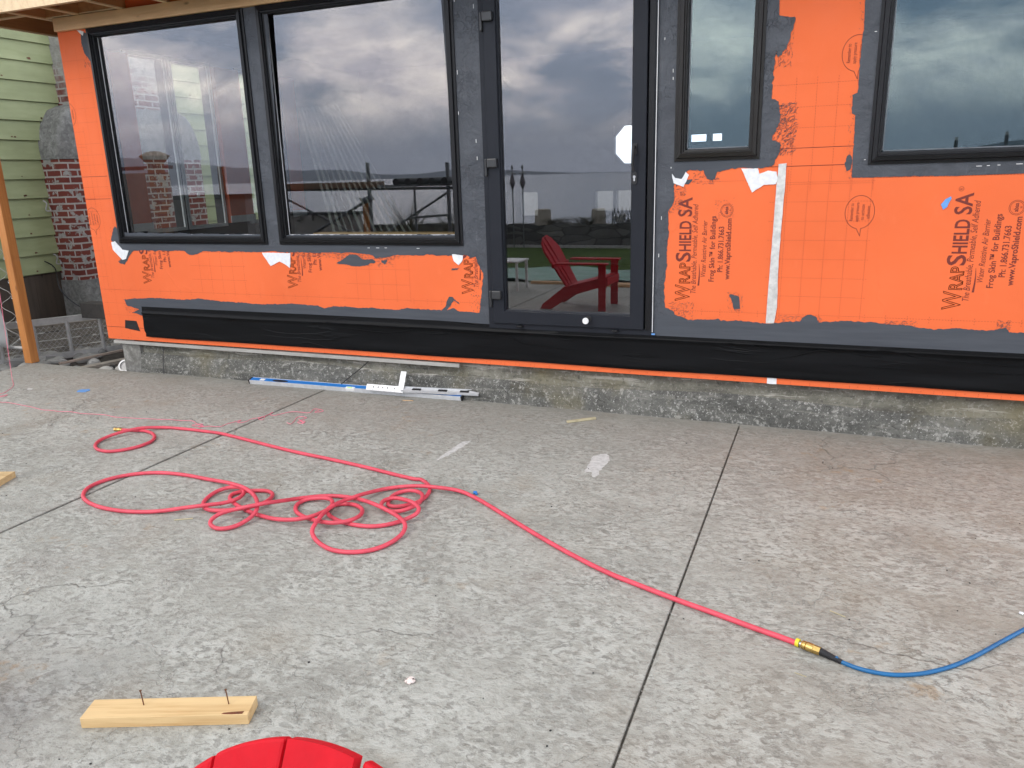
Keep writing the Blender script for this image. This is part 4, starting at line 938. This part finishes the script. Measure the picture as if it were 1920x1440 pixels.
world_build(g, 'brass_coupler', M_BRASS, hose, smooth=True, angle=30)
# blue hose with its black strain relief
q = [Vector((*G(*t, .008), .008)) for t in Z4((745, 757), (850, 798), (980, 829), (1120, 842), (1280, 830), (1450, 788), (1600, 724), (1750, 642), (1920, 550), (2100, 450), (2300, 380))]
e = s0+d*.064
blue = empty('blue_hose', (e.x, e.y, 0), label='blue hose with a black sleeve coupled to the red hose', cat='hose')
BP = catmull([e+d*.05, *q], .012)
for p in BP: p.z = max(.0078, p.z)
g = MB(); g.tube(BP, .0072, 12); world_build(g, 'tubing', M_HOSEB, blue, smooth=True, angle=60)
ln = (q[0]-e).length; dd = (q[0]-e).normalized(); g = MB(); k = 34
g.tube([e+dd*ln*1.03*i/k for i in range(k+1)], [.0135-.0048*i/k-(.0011 if i % 2 else 0) for i in range(k+1)], 14); world_build(g, 'strain_relief', M_RUBBER, blue, smooth=True, angle=30)

# ------------------------------------------------------------------ tools against the foundation
a = Vector((*G(467, 719.5), 0)); b = Vector((*G(867, 752), 0)); ln = (b-a).length; ang = math.atan2(b.y-a.y, b.x-a.x)
lv = empty('spirit_level', (a.x, a.y, 0.001), ang, label='long blue spirit level with silver edge lying against the foundation', cat='spirit level')
lv.rotation_euler.x = R(15)
g = MB(); g.box(.012, 0, 0, ln-.012, .005, .034); g.box(.012, .052, 0, ln-.012, .056, .034); g.build('edge', M_ALU, lv)
g = MB(); g.box(.012, .0042, .006, ln-.012, .0518, .0315); g.build('web', M_BLUE, lv)
for x in (.30, 1.62): 
    g = MB(); n_ = 20; g.loft([[(x+.075*math.cos(2*math.pi*j/n_), .028+.017*math.sin(2*math.pi*j/n_), z) for j in range(n_)] for z in (.0316, .0323)]); g.build('hand_hole', M_RUBBER, lv)
for x in (0, ln-.012): g = MB(); g.box(x, -.001, 0, x+.012, .057, .035); g.build('end_cap', M_RUBBER, lv, bevel=.002)
g = MB(); g.box(.93, -.0015, .006, 1.01, .020, .0360); v_ = g.build('vial_housing', M_WHITE, lv, bevel=.003)
g = MB(); g.tube([(.95, .004, .037), (.99, .004, .037)], .0035, 10); g.build('vial', M_VIAL, v_)
g = MB(); g.box(.105, .012, .0316, .15, .040, .035); g.build('vial_housing', M_WHITE, lv, bevel=.003)
# second short level on top
a = Vector((*G(752, 737, .036), .0295)); b = Vector((*G(897, 744, .036), .0295)); ln2 = (b-a).length; an2 = math.atan2(b.y-a.y, b.x-a.x)
l2 = empty('spirit_level', (a.x, a.y, .0420), an2, label='short silver level lying on the right end of the blue one', cat='spirit level')
l2.rotation_euler.x = R(20)
g = MB(); g.box(0, .0, 0, ln2, .003, .022); g.box(0, .045, 0, ln2, .048, .022); g.box(0, .003, .008, ln2, .045, .014); g.build('body', M_ALU, l2)
for x in (.14*ln2, .48*ln2, .76*ln2): 
    g = MB(); g.box(x, .0035, .0141, x+.07, .035, .020); g.build('vial_housing', M_RUBBER, l2, bevel=.004)
# try square
ang = math.atan2(*(Vector(G(735, 737))-Vector(G(687, 733))).yx)
a = Vector((*G(686, 733, .031), .0305))
sq = empty('try_square', (a.x, a.y, .0400), ang, label='white L shaped try square propped on the blue level against the foundation', cat='square')
tl = .275; Mx = Matrix.Translation((0, .0, 0)) @ Matrix.Rotation(R(-28), 4, 'X')
g = MB(); g.box(0, 0, .0, tl, .004, .048, Mx); g.build('short_blade', M_WHITE, sq, bevel=.0008)
g = MB(); g.box(tl+.0005, 0, .0, tl+.046, .004, .165, Mx); g.build('long_blade', M_WHITE, sq, bevel=.0008)
g = MB()
for i in range(26):
    h_ = .014 if i % 5 == 0 else .007; g.box(.01+i*.0095, -.0008, .003, .0115+i*.0095, -.0002, .003+h_, Mx)
for i in (2, 4, 6, 8, 11): g.box(.02+i*.02, -.0008, .022, .028+i*.02, -.0002, .034, Mx)
g.build('scale_marks', M_BLACK, sq)

# ------------------------------------------------------------------ small things on the slab
# offcut with two nails
a = Vector((*G(153, 1366), 0)); b = Vector((*G(467, 1358.5), 0)); ln = (b-a).length; an = math.atan2(b.y-a.y, b.x-a.x)
oc_ = empty('wood_offcut', (a.x, a.y, 0.0005), an, label='pale pine offcut with two nails standing in it near the red chair', cat='wood offcut')
g = MB(); g.box(0, 0, 0, ln, .088, .036); g.build('block', M_BLOCKW, oc_, bevel=.0015)
g = MB(); g.prism([(ln*.84, .004), (ln*.90, .002), (ln*.965, .003), (ln*.97, .015), (ln*.90, .013), (ln*.85, .010)], lambda u, v, d_: (u, v, d_), .0358, .0366); g.build('bark_patch', simple('bark', (.16, .05, .02), .8, var=.4, sc=80), oc_)
for t, dy in ((.335, .055), (.855, .050)):
    g = MB(); p = Vector((ln*t, dy, .036)); tp = p+Vector((-.006, .004, .048)); g.tube([p-Vector((0, 0, .01)), tp, tp+Vector((0, 0, .0005)), tp+Vector((0, 0, .0025))], [.0019, .0019, .0042, .0042], 8); g.build('nail', M_NAIL, oc_, smooth=True, angle=30)
# board corner at the left edge with a black steel foot
c1 = Vector(G(28, 884, .035)); c0 = Vector(G(-2, 879, .035)); d1 = Vector(G(0, 900, .035))
u = (d1-c1).normalized(); v_ = Vector((-u.y, u.x)); 
if v_.x > 0: v_ = -v_
bd = empty('base_board', (c1.x, c1.y, 0), label='pine board corner under a black steel foot at the left edge', cat='board')
g = MB(); pl_ = [(0, 0), (u.x*.24, u.y*.24), (u.x*.24+v_.x*.24, u.y*.24+v_.y*.24), (v_.x*.24, v_.y*.24)]; g.prism(pl_, lambda a_, b_, d_: (a_, b_, d_), 0.0005, .036); g.build('board', M_BLOCKW, bd, bevel=.001)
cc = (u+v_)*.115
ft = empty('jack_stand', (c1.x+cc.x, c1.y+cc.y, .0365), label='black steel jack foot standing on the pine board', cat='jack foot')
g = MB(); g.box(-.06, -.06, 0, .06, .06, .006); g.build('base_plate', M_BLACK, ft); g = MB(); g.tube([(0, 0, .006), (0, 0, .9)], .02, 12); g.build('stem', M_BLACK, ft, smooth=True)

def chip(name, q0, q1, wd, th, mat, label, cat, group=None):
    a, b = G(*q0), G(*q1); g = MB(); g.bar((a[0], a[1], th/2+.001), (b[0], b[1], th/2+.001), wd, th); return tag(g.build(name, mat, bevel=th*.2), label, cat, group)
M_STICK = wood('weathered_stick', (.50, .44, .28), (.30, .25, .15), 0, 1.4, .7, False)
chip('wood_shim', (1063, 793), (1117, 786), .024, .014, M_STICK, 'thin wooden shim stick lying near the foundation', 'wood stick')
chip('wood_splinter', (327, 976), (362, 973), .008, .004, M_STICK, 'pale splinter beside the tangled red hose', 'splinter', 'splinters on the slab')
chip('wood_splinter', (1556, 1146), (1585, 1158), .003, .003, M_STICK, 'thin straw splinter above the brass coupler', 'splinter', 'splinters on the slab')
chip('wood_splinter', (1490, 1262), (1512, 1270), .0022, .002, M_STICK, 'tiny straw splinter below the black hose sleeve', 'splinter', 'splinters on the slab')
chip('wood_splinter', (755, 751), (775, 752), .008, .003, M_FIR, 'small orange brown splinter in front of the blue level', 'splinter', 'splinters on the slab')
chip('plastic_sliver', (52, 730), (60, 730), .012, .004, M_WHITE, 'small white sliver near the left edge of the slab', 'plastic scrap')
g = MB(); rn = random.Random(1); a = G(157, 733); pts = [(a[0]+.055*math.cos(t)*rn.uniform(.7, 1.1), a[1]+.05*math.sin(t)*rn.uniform(.7, 1.1)) for t in [k*math.pi/6 for k in range(12)]]
g.prism(pts, lambda u_, v2, d_: (u_, v2, d_), .0006, .004); tag(g.build('tape_scrap', M_BLUETAPE), 'scrap of blue masking tape stuck to the far left of the slab', 'tape scrap')
a = G(891, 925, .006); g = MB(); g.tube([(a[0]-.010, a[1], .009), (a[0]+.008, a[1]+.005, .009)], .0085, 10); g.tube([(a[0]+.004, a[1]-.004, .007), (a[0]+.014, a[1]-.006, .007)], .006, 8)
tag(g.build('bottle_stopper', M_BLUE, smooth=True), 'small bright blue plastic cap beside the red hose', 'plastic cap')
# crumpled paper
def crumple(name, q, r_, mat, label, cat, seed, flat=.5):
    a = G(*q); bm = bmesh.new(); bmesh.ops.create_icosphere(bm, subdivisions=3, radius=r_)
    for v in bm.verts:
        n_ = v.co.normalized(); v.co *= 1+.45*noise.noise(n_*2.3+Vector((seed, 0, 0)))+.3*noise.noise(n_*6+Vector((0, seed, 0))); v.co.z = max(v.co.z*flat, -r_*.35)
    me = bpy.data.meshes.new(name); bm.to_mesh(me); bm.free(); me.materials.append(mat); o = bpy.data.objects.new(name, me); C.objects.link(o); o.location = (a[0], a[1], r_*.36+.0006); return tag(o, label, cat)
m = NT('pinkish_paper'); M_CRUM = m.done(m.ramp(m.noise(None, 60, 3, .6), (.38, (.05, .05, .05)), (.44, (.75, .62, .56)), (.6, (.8, .74, .7))), .7, m.bump(m.noise(None, 90, 3, .6), .5, .004))
crumple('paper_scrap', (769, 1279), .0165, M_CRUM, 'crumpled pinkish paper scrap in the middle foreground of the slab', 'paper scrap', 3)
crumple('paper_scrap', (1915, 1151), .008, M_PAPER, 'tiny white crumpled scrap at the right edge above the blue hose', 'paper scrap', 5)
# grit
rn = random.Random(21); g = MB(); g2 = MB()
for i in range(260):
    x, y = rn.uniform(-6.8, 2.2), rn.uniform(-4.2, -.06)
    r_ = rn.uniform(.0015, .0045)
    pebble(g if i % 3 else g2, (x, y, r_*.5), r_, r_*rn.uniform(.5, 1), r_*.6, rn.uniform(0, 3), 6)
for i in range(70): 
    y = rn.uniform(-4.0, -.1); g2v = rn.uniform(.0015, .003); pebble(g2, (-.454+rn.uniform(-.004, .004), y, -.008), g2v, g2v, g2v, 0, 6)
tag(g.build('dark_grit', M_RUBBER), 'dark grit scattered over the slab', 'grit', kind='stuff'); tag(g2.build('pale_grit', M_COB), 'pale grit scattered over the slab and in the joint', 'grit', kind='stuff')
# mortar-dust marks on the slab
def stain(name, px, mat, label, amp=.012):
    P_ = [Vector((*G(*q), 0)) for q in px]; out_ = []
    for i in range(len(P_)):
        a_, b_ = P_[i], P_[(i+1) % len(P_)]; k_ = max(1, int((b_-a_).length/.012)); nn = Vector((-(b_-a_).y, (b_-a_).x, 0)).normalized()
        for j in range(k_):
            p_ = a_.lerp(b_, j/k_); p_ = p_+nn*(noise.noise(p_*30)*amp+noise.noise(p_*90)*amp*.5); out_.append((p_.x, p_.y))
    g = MB(); g.prism(out_, lambda u_, v2, d_: (u_, v2, d_), .0002, .0007); tag(g.build(name, mat), label, 'dried smear')
m = NT('mortar_dust'); M_DUST = m.done(m.ramp(m.noise(None, 40, 5, .6), (.35, (.45, .45, .43)), (.65, (.62, .62, .60))), .9)
stain('mortar_smear', [(818, 864), (834, 858), (872, 835), (884, 826), (868, 828), (846, 842), (828, 855)], M_DUST, 'long pale mortar smear on the slab behind the red hose')
stain('mortar_smear', [(1112, 855), (1140, 850), (1144, 862), (1128, 880), (1116, 896), (1108, 892), (1110, 885), (1096, 886), (1100, 878)], M_DUST, 'pale chipped triangular patch on the slab in front of the door')

# ------------------------------------------------------------------ red garden chairs
def adirondack(name):
    r = empty(name)
    def part(nm, mb, **k): return mb.build(nm, M_RED, r, bevel=.005, **k)
    sl = R(-14)
    for i in range(6):
        x = .27-i*.088; z = .385-.022*i*1.05; g = MB(); g.box(-.04, -.27, -.010, .04, .27, .010, Matrix.Translation((x, 0, z)) @ Matrix.Rotation(R(-14), 4, 'Y')); part('seat_slat', g)
    bx, bz = -.17, .27; lean = R(31); up_ = Vector((-math.sin(lean), 0, math.cos(lean))); nrm_ = Vector((math.cos(lean), 0, math.sin(lean)))
    n_ = 5; wt = .116; wb = .088
    for i in range(n_):
        k = i-(n_-1)/2; g = MB(); pts = []
        def edge(s_, t): return (k+s_*.5)*(wb+(wt-wb)*t)-s_*.0045
        H = lambda yy: .375+math.sqrt(max(.0, .31**2-yy*yy))
        top = [(edge(-1, 1)+(edge(1, 1)-edge(-1, 1))*j/8) for j in range(9)]
        poly = [(edge(-1, 0), 0)]+[(yy, H(yy)-(.0 if True else 0)) for yy in top]+[(edge(1, 0), 0)]
        off = -.010*abs(k)+.0
        fn = lambda u_, v2, d_: Vector((bx, 0, bz))+up_*v2+nrm_*(d_+.007*(2-abs(k)))+Vector((0, u_, 0))
        g.prism(poly, fn, -.011, .011); part('back_slat', g)
    for s_ in (-1, 1):
        g = MB(); g.box(-.27, s_*.29-.055, .548, .36, s_*.29+.055, .570); part('arm', g)
        g = MB(); g.box(.245, s_*.285-.012, 0, .335, s_*.285+.012, .547); part('front_leg', g)
        g = MB(); g.prism([(.34, .27), (.34, .37), (.27, .385), (-.20, .27), (-.47, .06), (-.50, .0), (-.36, .0), (-.10, .17), (.22, .27)], lambda u_, v2, d_: (u_, d_, v2), s_*.285-s_*.013-.011, s_*.285-s_*.013-.026*1+.004); part('rear_leg', g)
    g = MB(); g.box(-.33, -.30, .50, -.30, .30, .546); part('back_rail', g)
    g = MB(); g.box(.336, -.27, .30, .356, .27, .39); part('front_apron', g)
    return r
ch = adirondack('garden_chair'); ch.location = (-2.74, -4.06-.05, .0005)
tag(ch, 'red slatted garden chair seen mirrored whole in the door glass', 'garden chair', 'red garden chairs on the slab')
c2 = copy_tree(ch); tp_ = G(622, 1381, .865); c2.location = (tp_[0], tp_[1]-.525, .0005); c2.rotation_euler.z = R(-90)
tag(c2, 'red garden chair in the near foreground showing only its rounded backrest top', 'garden chair', 'red garden chairs on the slab')

# ------------------------------------------------------------------ behind the camera: what the glass mirrors
# brick gate pillar with a flared cap
M_TANB = M_BRICK.copy(); M_TANB.name = 'tan_brick'
for n_ in M_TANB.node_tree.nodes:
    if n_.type == 'TEX_BRICK': n_.inputs['Color1'].default_value = (.42, .27, .13, 1); n_.inputs['Color2'].default_value = (.30, .15, .07, 1); n_.inputs['Mortar'].default_value = (.16, .13, .10, 1)
bp = empty('gate_pillar', (-7.88, -2.62, 0), R(12), label='brick gate pillar with a flared stone cap mirrored in the left window', cat='pillar')
g = MB(); g.box(-.072, -.072, 0, .072, .072, 1.86); g.build('shaft', M_TANB, bp)
g = MB(); g.loft([[(-a_, -a_, z), (a_, -a_, z), (a_, a_, z), (-a_, a_, z)] for a_, z in ((.072, 1.861), (.125, 1.94), (.13, 1.955), (.06, 2.0), (.02, 2.01))]); g.build('cap', simple('clay_cap', (.33, .2, .12), .8), bp)
g = MB(); g.box(-10.6, -3.0, 0, -8.05, -2.9, 1.76); o = g.build('garden_wall', M_RENDER); tag(o, 'rendered garden wall left of the gate pillar', 'wall')
g = MB(); g.box(-10.6, -3.02, 1.80, -8.0, -2.92, 1.845); g.build('rail', M_MAROON, o)
g = MB(); g.box(-14, -7.25, -.05, -7.9, -7.1, .99); o = g.build('boundary_wall', M_RENDER); tag(o, 'grey rendered boundary wall at the far side of the lawn', 'wall')
g = MB(); g.box(-14, -7.28, .995, -7.88, -7.07, 1.04); g.build('coping', M_BLACK, o)
for i in range(22): g = MB(); g.box(-14+i*.28, -7.095, .90, -13.9+i*.28, -7.05, .985); g.build('dentil', M_RENDER, o)
# side wall nearer, with a dark coping, and the post on it
g = MB(); g.box(-12, -3.35, 0, -7.05, -3.2, 1.40); o = g.build('screen_wall', simple('grey_screen', (.22, .215, .21), .7)); tag(o, 'dark grey screen wall behind the gate pillar', 'wall')
g = MB(); g.box(-12, -3.37, 1.402, -7.03, -3.18, 1.46); g.build('coping', M_BLACK, o)
# scaffold
sc = empty('scaffold', (-6.5, -5.4, 0), label='tube scaffold with a plank and rolled tarps mirrored in the windows', cat='scaffold')
def T(nm, a_, b_, r_=.021, mat=M_TUBE): g = MB(); g.tube([Vector(a_)-sc.location, Vector(b_)-sc.location], r_, 10); return g.build(nm, mat, sc, smooth=True)
for x_, zt in ((-6.55, 1.84), (-5.21, 1.80), (-8.15, 1.80)): T('standard', (x_, -5.4, 0), (x_, -5.4, zt), .030)
T('standard', (-5.80, -5.45, 0), (-5.80, -5.45, 1.56), .018)
T('ledger', (-8.2, -5.36, 1.47), (-5.1, -5.36, 1.44)); T('ledger', (-5.82, -5.36, 1.02), (-5.2, -5.36, 1.06), .018); T('ledger', (-8.2, -5.4, 1.09), (-6.7, -5.4, 1.115), .014)
T('brace', (-8.15, -5.43, 1.34), (-6.9, -5.43, .78), .018); T('brace', (-7.6, -5.37, .8), (-6.55, -5.37, 1.30), .022); T('brace', (-6.5, -5.44, .70), (-5.2, -5.44, 1.40), .018)
T('coupler', (-6.62, -5.34, 1.28), (-6.48, -5.34, 1.33), .045)
g = MB(); g.box(-8.3+6.5, -.12, 1.475, -6.35+6.5, .12, 1.56); g.build('plank', wood('scaffold_plank', (.20, .12, .07), (.12, .07, .04), 0), sc)
g = MB(); g.box(-6.34+6.5, -.10, 1.475, -5.05+6.5, .10, 1.505); g.build('plank', M_TUBE, sc)
for i in range(5):
    g = MB(); g.tube([(.50+i*.20, -.14, 1.545), (.50+i*.20, .14, 1.545)], .052, 12); o = g.build('rolled_tarp', M_RUBBER, None, smooth=True, loc=(-6.5, -5.4, 0)); tag(o, ['first', 'second', 'third', 'fourth', 'last'][i]+' black tarp roll from the centre post on the scaffold plank', 'tarp roll', 'black rolls on the scaffold plank')
for x_, zt in ((1.25, 1.83), (1.74, 1.87)):
    g = MB(); g.tube([(x_, -5.4, 0), (x_, -5.4, zt)], .020, 10); o = tag(g.build('steel_post', M_TUBE, smooth=True), ('shorter' if x_ < 1.5 else 'taller')+' dark post top mirrored at the foot of the right window', 'post', 'posts by the slab edge')
    g = MB(); g.tube([(x_, -5.4, zt), (x_, -5.4, zt+.035)], .017, 10); g.build('cap', M_WHITE, o)
g = MB(); g.tube([(-6.72, -5.55, 0), (-6.70, -5.55, 1.24)], .075, 10); o = tag(g.build('bundle_post', M_POST, smooth=True), 'stout brown post with a frayed bound top beside the scaffold', 'post')
g = MB(); rn = random.Random(6)
for i in range(30): a_ = rn.random()*6.28; g.tube([(-6.70, -5.55, 1.22), (-6.70+.12*math.cos(a_), -5.55+.12*math.sin(a_), 1.27+rn.random()*.06)], .006, 4)
g.build('frayed_top', M_SCRUB, o)
g = MB(); g.tube([(-7.8, -3.6, 0), (-7.75, -3.6, 1.2), (-7.74, -3.6, 1.82)], [.05, .05, .045], 10); tag(g.build('rusty_post', simple('rusty_iron', (.16, .06, .03), .8, var=.4, sc=20), smooth=True), 'rusty round post mirrored in the left window', 'post')
# retaining stone wall across the lawn
g = MB(); nx = 200
for i in range(nx+1):
    x = -16+28*i/nx; zt = .47+noise.noise(Vector((x*2, 0, 0)))*.05+noise.noise(Vector((x*7, 0, 4)))*.03
    for y, z in ((-12.1+noise.noise(Vector((x*4, 1, 0)))*.04, -.13), (-12.16+noise.noise(Vector((x*5, 2, 0)))*.05, .2), (-12.22, zt), (-12.9, zt-.03), (-13.0, -.13)): g.v.append(Vector((x, y, z)))
    if i:
        for k in range(4): o_ = (i-1)*5+k; g.f.append([o_, o_+1, o_+6, o_+5]); g.mi.append(0)
tag(g.build('stone_wall', M_STONE), 'low dry stone wall across the end of the lawn', 'wall')
g = MB(); g.box(-16, -12.08, -.05, 12, -12.0, .01); tag(g.build('lawn_edging', M_ALUOLD), 'pale edging strip along the foot of the stone wall', 'edging')
def stump(x, y, z, r_, h_, label, mat=M_STUMP):
    g = MB(); n_ = 12; g.loft([[(x+r_*k_*math.cos(2*math.pi*j/n_)*(1+.1*math.sin(3*j)), y+r_*k_*math.sin(2*math.pi*j/n_), z+t*h_) for j in range(n_)] for t, k_ in ((0, 1.1), (.2, 1), (.8, .95), (.95, .9), (1, .75))]); tag(g.build('log_stump', mat, smooth=True), label, 'stump', 'stumps on the stone wall')
stump(-6.30, -12.5, .42, .19, .38, 'left grey log stump standing on the stone wall'); stump(-4.95, -12.5, .42, .16, .38, 'pale log stump on the stone wall next to the wire basket')
g = MB(); cx_, cy_, cz_ = -4.40, -12.5, .62
for i in range(14):
    a_ = i*math.pi/7
    for s_ in (1, -1): g.tube([(cx_+.22*math.cos(a_+s_*t*.5), cy_+.22*math.sin(a_+s_*t*.5), cz_-.17+.36*t) for t in (0, .25, .5, .75, 1)], .007, 4)
bk = g.build('wire_basket', M_TUBE); tag(bk, 'round wire basket of stones on top of the stone wall', 'basket')
g = MB(); rn = random.Random(9)
for i in range(26): a_ = rn.random()*6.28; r_ = rn.uniform(0, .15); pebble(g, (cx_+r_*math.cos(a_), cy_+r_*math.sin(a_), cz_-.12+rn.random()*.16), .06, .05, .04, 0)
tag(g.build('basket_stones', M_COB, smooth=True), 'stones held in the round wire basket', 'rocks', kind='stuff')
# dry shrubs and grasses on the wall and beyond
def shrub(x, y, z, r_, h_, n, seed, label, up=.6):
    rn = random.Random(seed); g = MB()
    for i in range(n):
        a_ = rn.random()*6.28; s_ = rn.uniform(.2, 1); p0_ = Vector((x+rn.uniform(-.04, .04) if h_ > .5 else x+rn.uniform(-.5, .5)*r_, y, z)); p1_ = p0_+Vector((math.cos(a_)*r_*s_*.5, math.sin(a_)*r_*s_*.5, h_*rn.uniform(.4, .7))); p2_ = p1_+Vector((math.cos(a_)*r_*s_*.6, math.sin(a_)*r_*.5, h_*rn.uniform(.0, .45)))
        g.tube([p0_, p1_, p2_], [.008, .004, .002] if h_ > .5 else [.004, .003, .0015], 4)
    tag(g.build('dry_shrub', M_SCRUB), label, 'shrub', 'dry shrubs by the stone wall')
shrub(-8.2, -9.4, .0, .55, 1.15, 120, 1, 'tall bare shrub mirrored in the second window beside the scaffold')
shrub(-7.4, -9.9, .0, .5, .95, 90, 2, 'lower bare shrub mirrored at the right of the scaffold')
shrub(-5.95, -12.4, .42, .42, .20, 150, 3, 'spiky grass clump on the stone wall right of the left stump')
shrub(-5.20, -12.4, .42, .40, .24, 150, 4, 'spiky grass clump on the stone wall left of the pale stump')
rn = random.Random(14); g = MB()
for i in range(1500):
    x, y = rn.uniform(-13, -7.2), rn.uniform(-12.0, -9.8); h_ = rn.uniform(.25, .62); g.add([(x, y, -.05), (x+.03, y, -.05), (x+rn.uniform(-.12, .12), y, h_)], [(0, 1, 2)])
tag(g.build('beach_grass', M_SCRUB), 'dry beach grass at the end of the lawn', 'grass', kind='stuff')
# garden lanterns
for i, (x_, lab) in enumerate(((-6.85, 'left'), (-6.60, 'right'))):
    r_ = empty('garden_lantern', (x_, -12.0, -.05), label=lab+' diamond lantern on a thin pole mirrored in the door glass', cat='lantern', group='lantern pair')
    g = MB(); g.tube([(0, 0, 0), (0, 0, 1.32)], .014, 8); g.build('pole', M_TUBE, r_)
    g = MB(); n_ = 8; g.loft([[(q_*math.cos(2*math.pi*j/n_), q_*math.sin(2*math.pi*j/n_), z) for j in range(n_)] for q_, z in ((.015, 1.32), (.075, 1.47), (.02, 1.66))]); g.build('diamond_cage', simple('striped_iron', (.12, .10, .11), .6, var=.6, sc=25), r_)
    g = MB(); g.loft([[(q_*math.cos(2*math.pi*j/n_), q_*math.sin(2*math.pi*j/n_), z) for j in range(n_)] for q_, z in ((.09, 1.665), (.09, 1.68), (.012, 1.70), (.012, 1.76), (.035, 1.80), (.012, 1.86))]); g.build('finial', M_TUBE, r_)
# green tarp and lumber beside the slab
g = MB(); nx, ny = 40, 12
for i in range(nx+1):
    for j in range(ny+1): x = -6.2+5.2*i/nx; y = -8.0+1.55*j/ny; g.v.append(Vector((x, y, -.03+.05*abs(noise.noise(Vector((x*1.4, y*2.5, 0))))+.12*max(0, noise.noise(Vector((x*.9, y*.6, 6)))))))
for i in range(nx):
    for j in range(ny): o_ = i*(ny+1)+j; g.f.append([o_, o_+1, o_+ny+2, o_+ny+1]); g.mi.append(0)
tag(g.build('green_tarp', M_TARP, smooth=True), 'crumpled green tarp spread on the lawn', 'tarp')
for i, (x0_, x1_, y_) in enumerate(((-4.15, -1.6, -5.98), (-3.3, 1.2, -5.86))):
    g = MB(); g.box(x0_, y_-.045, .001, x1_, y_+.045, .040); tag(g.build('lumber', M_FIR, bevel=.002), ('farther' if i == 0 else 'nearer')+' fresh two by four lying along the outer edge of the slab', 'lumber', 'lumber along the slab edge')
# white plastic side table
t_ = empty('side_table', (-4.25, -5.35, .0005), label='white plastic side table mirrored at the left of the door glass', cat='side table')
g = MB(); g.box(-.22, -.22, .40, .22, .22, .425); g.build('table_top', M_WHITE, t_, bevel=.006)
for sx_ in (-1, 1):
    for sy_2 in (-1, 1): g = MB(); g.box(sx_*.19-.018, sy_2*.19-.018, 0, sx_*.19+.018, sy_2*.19+.018, .399); g.build('leg', M_WHITE, t_, bevel=.004)
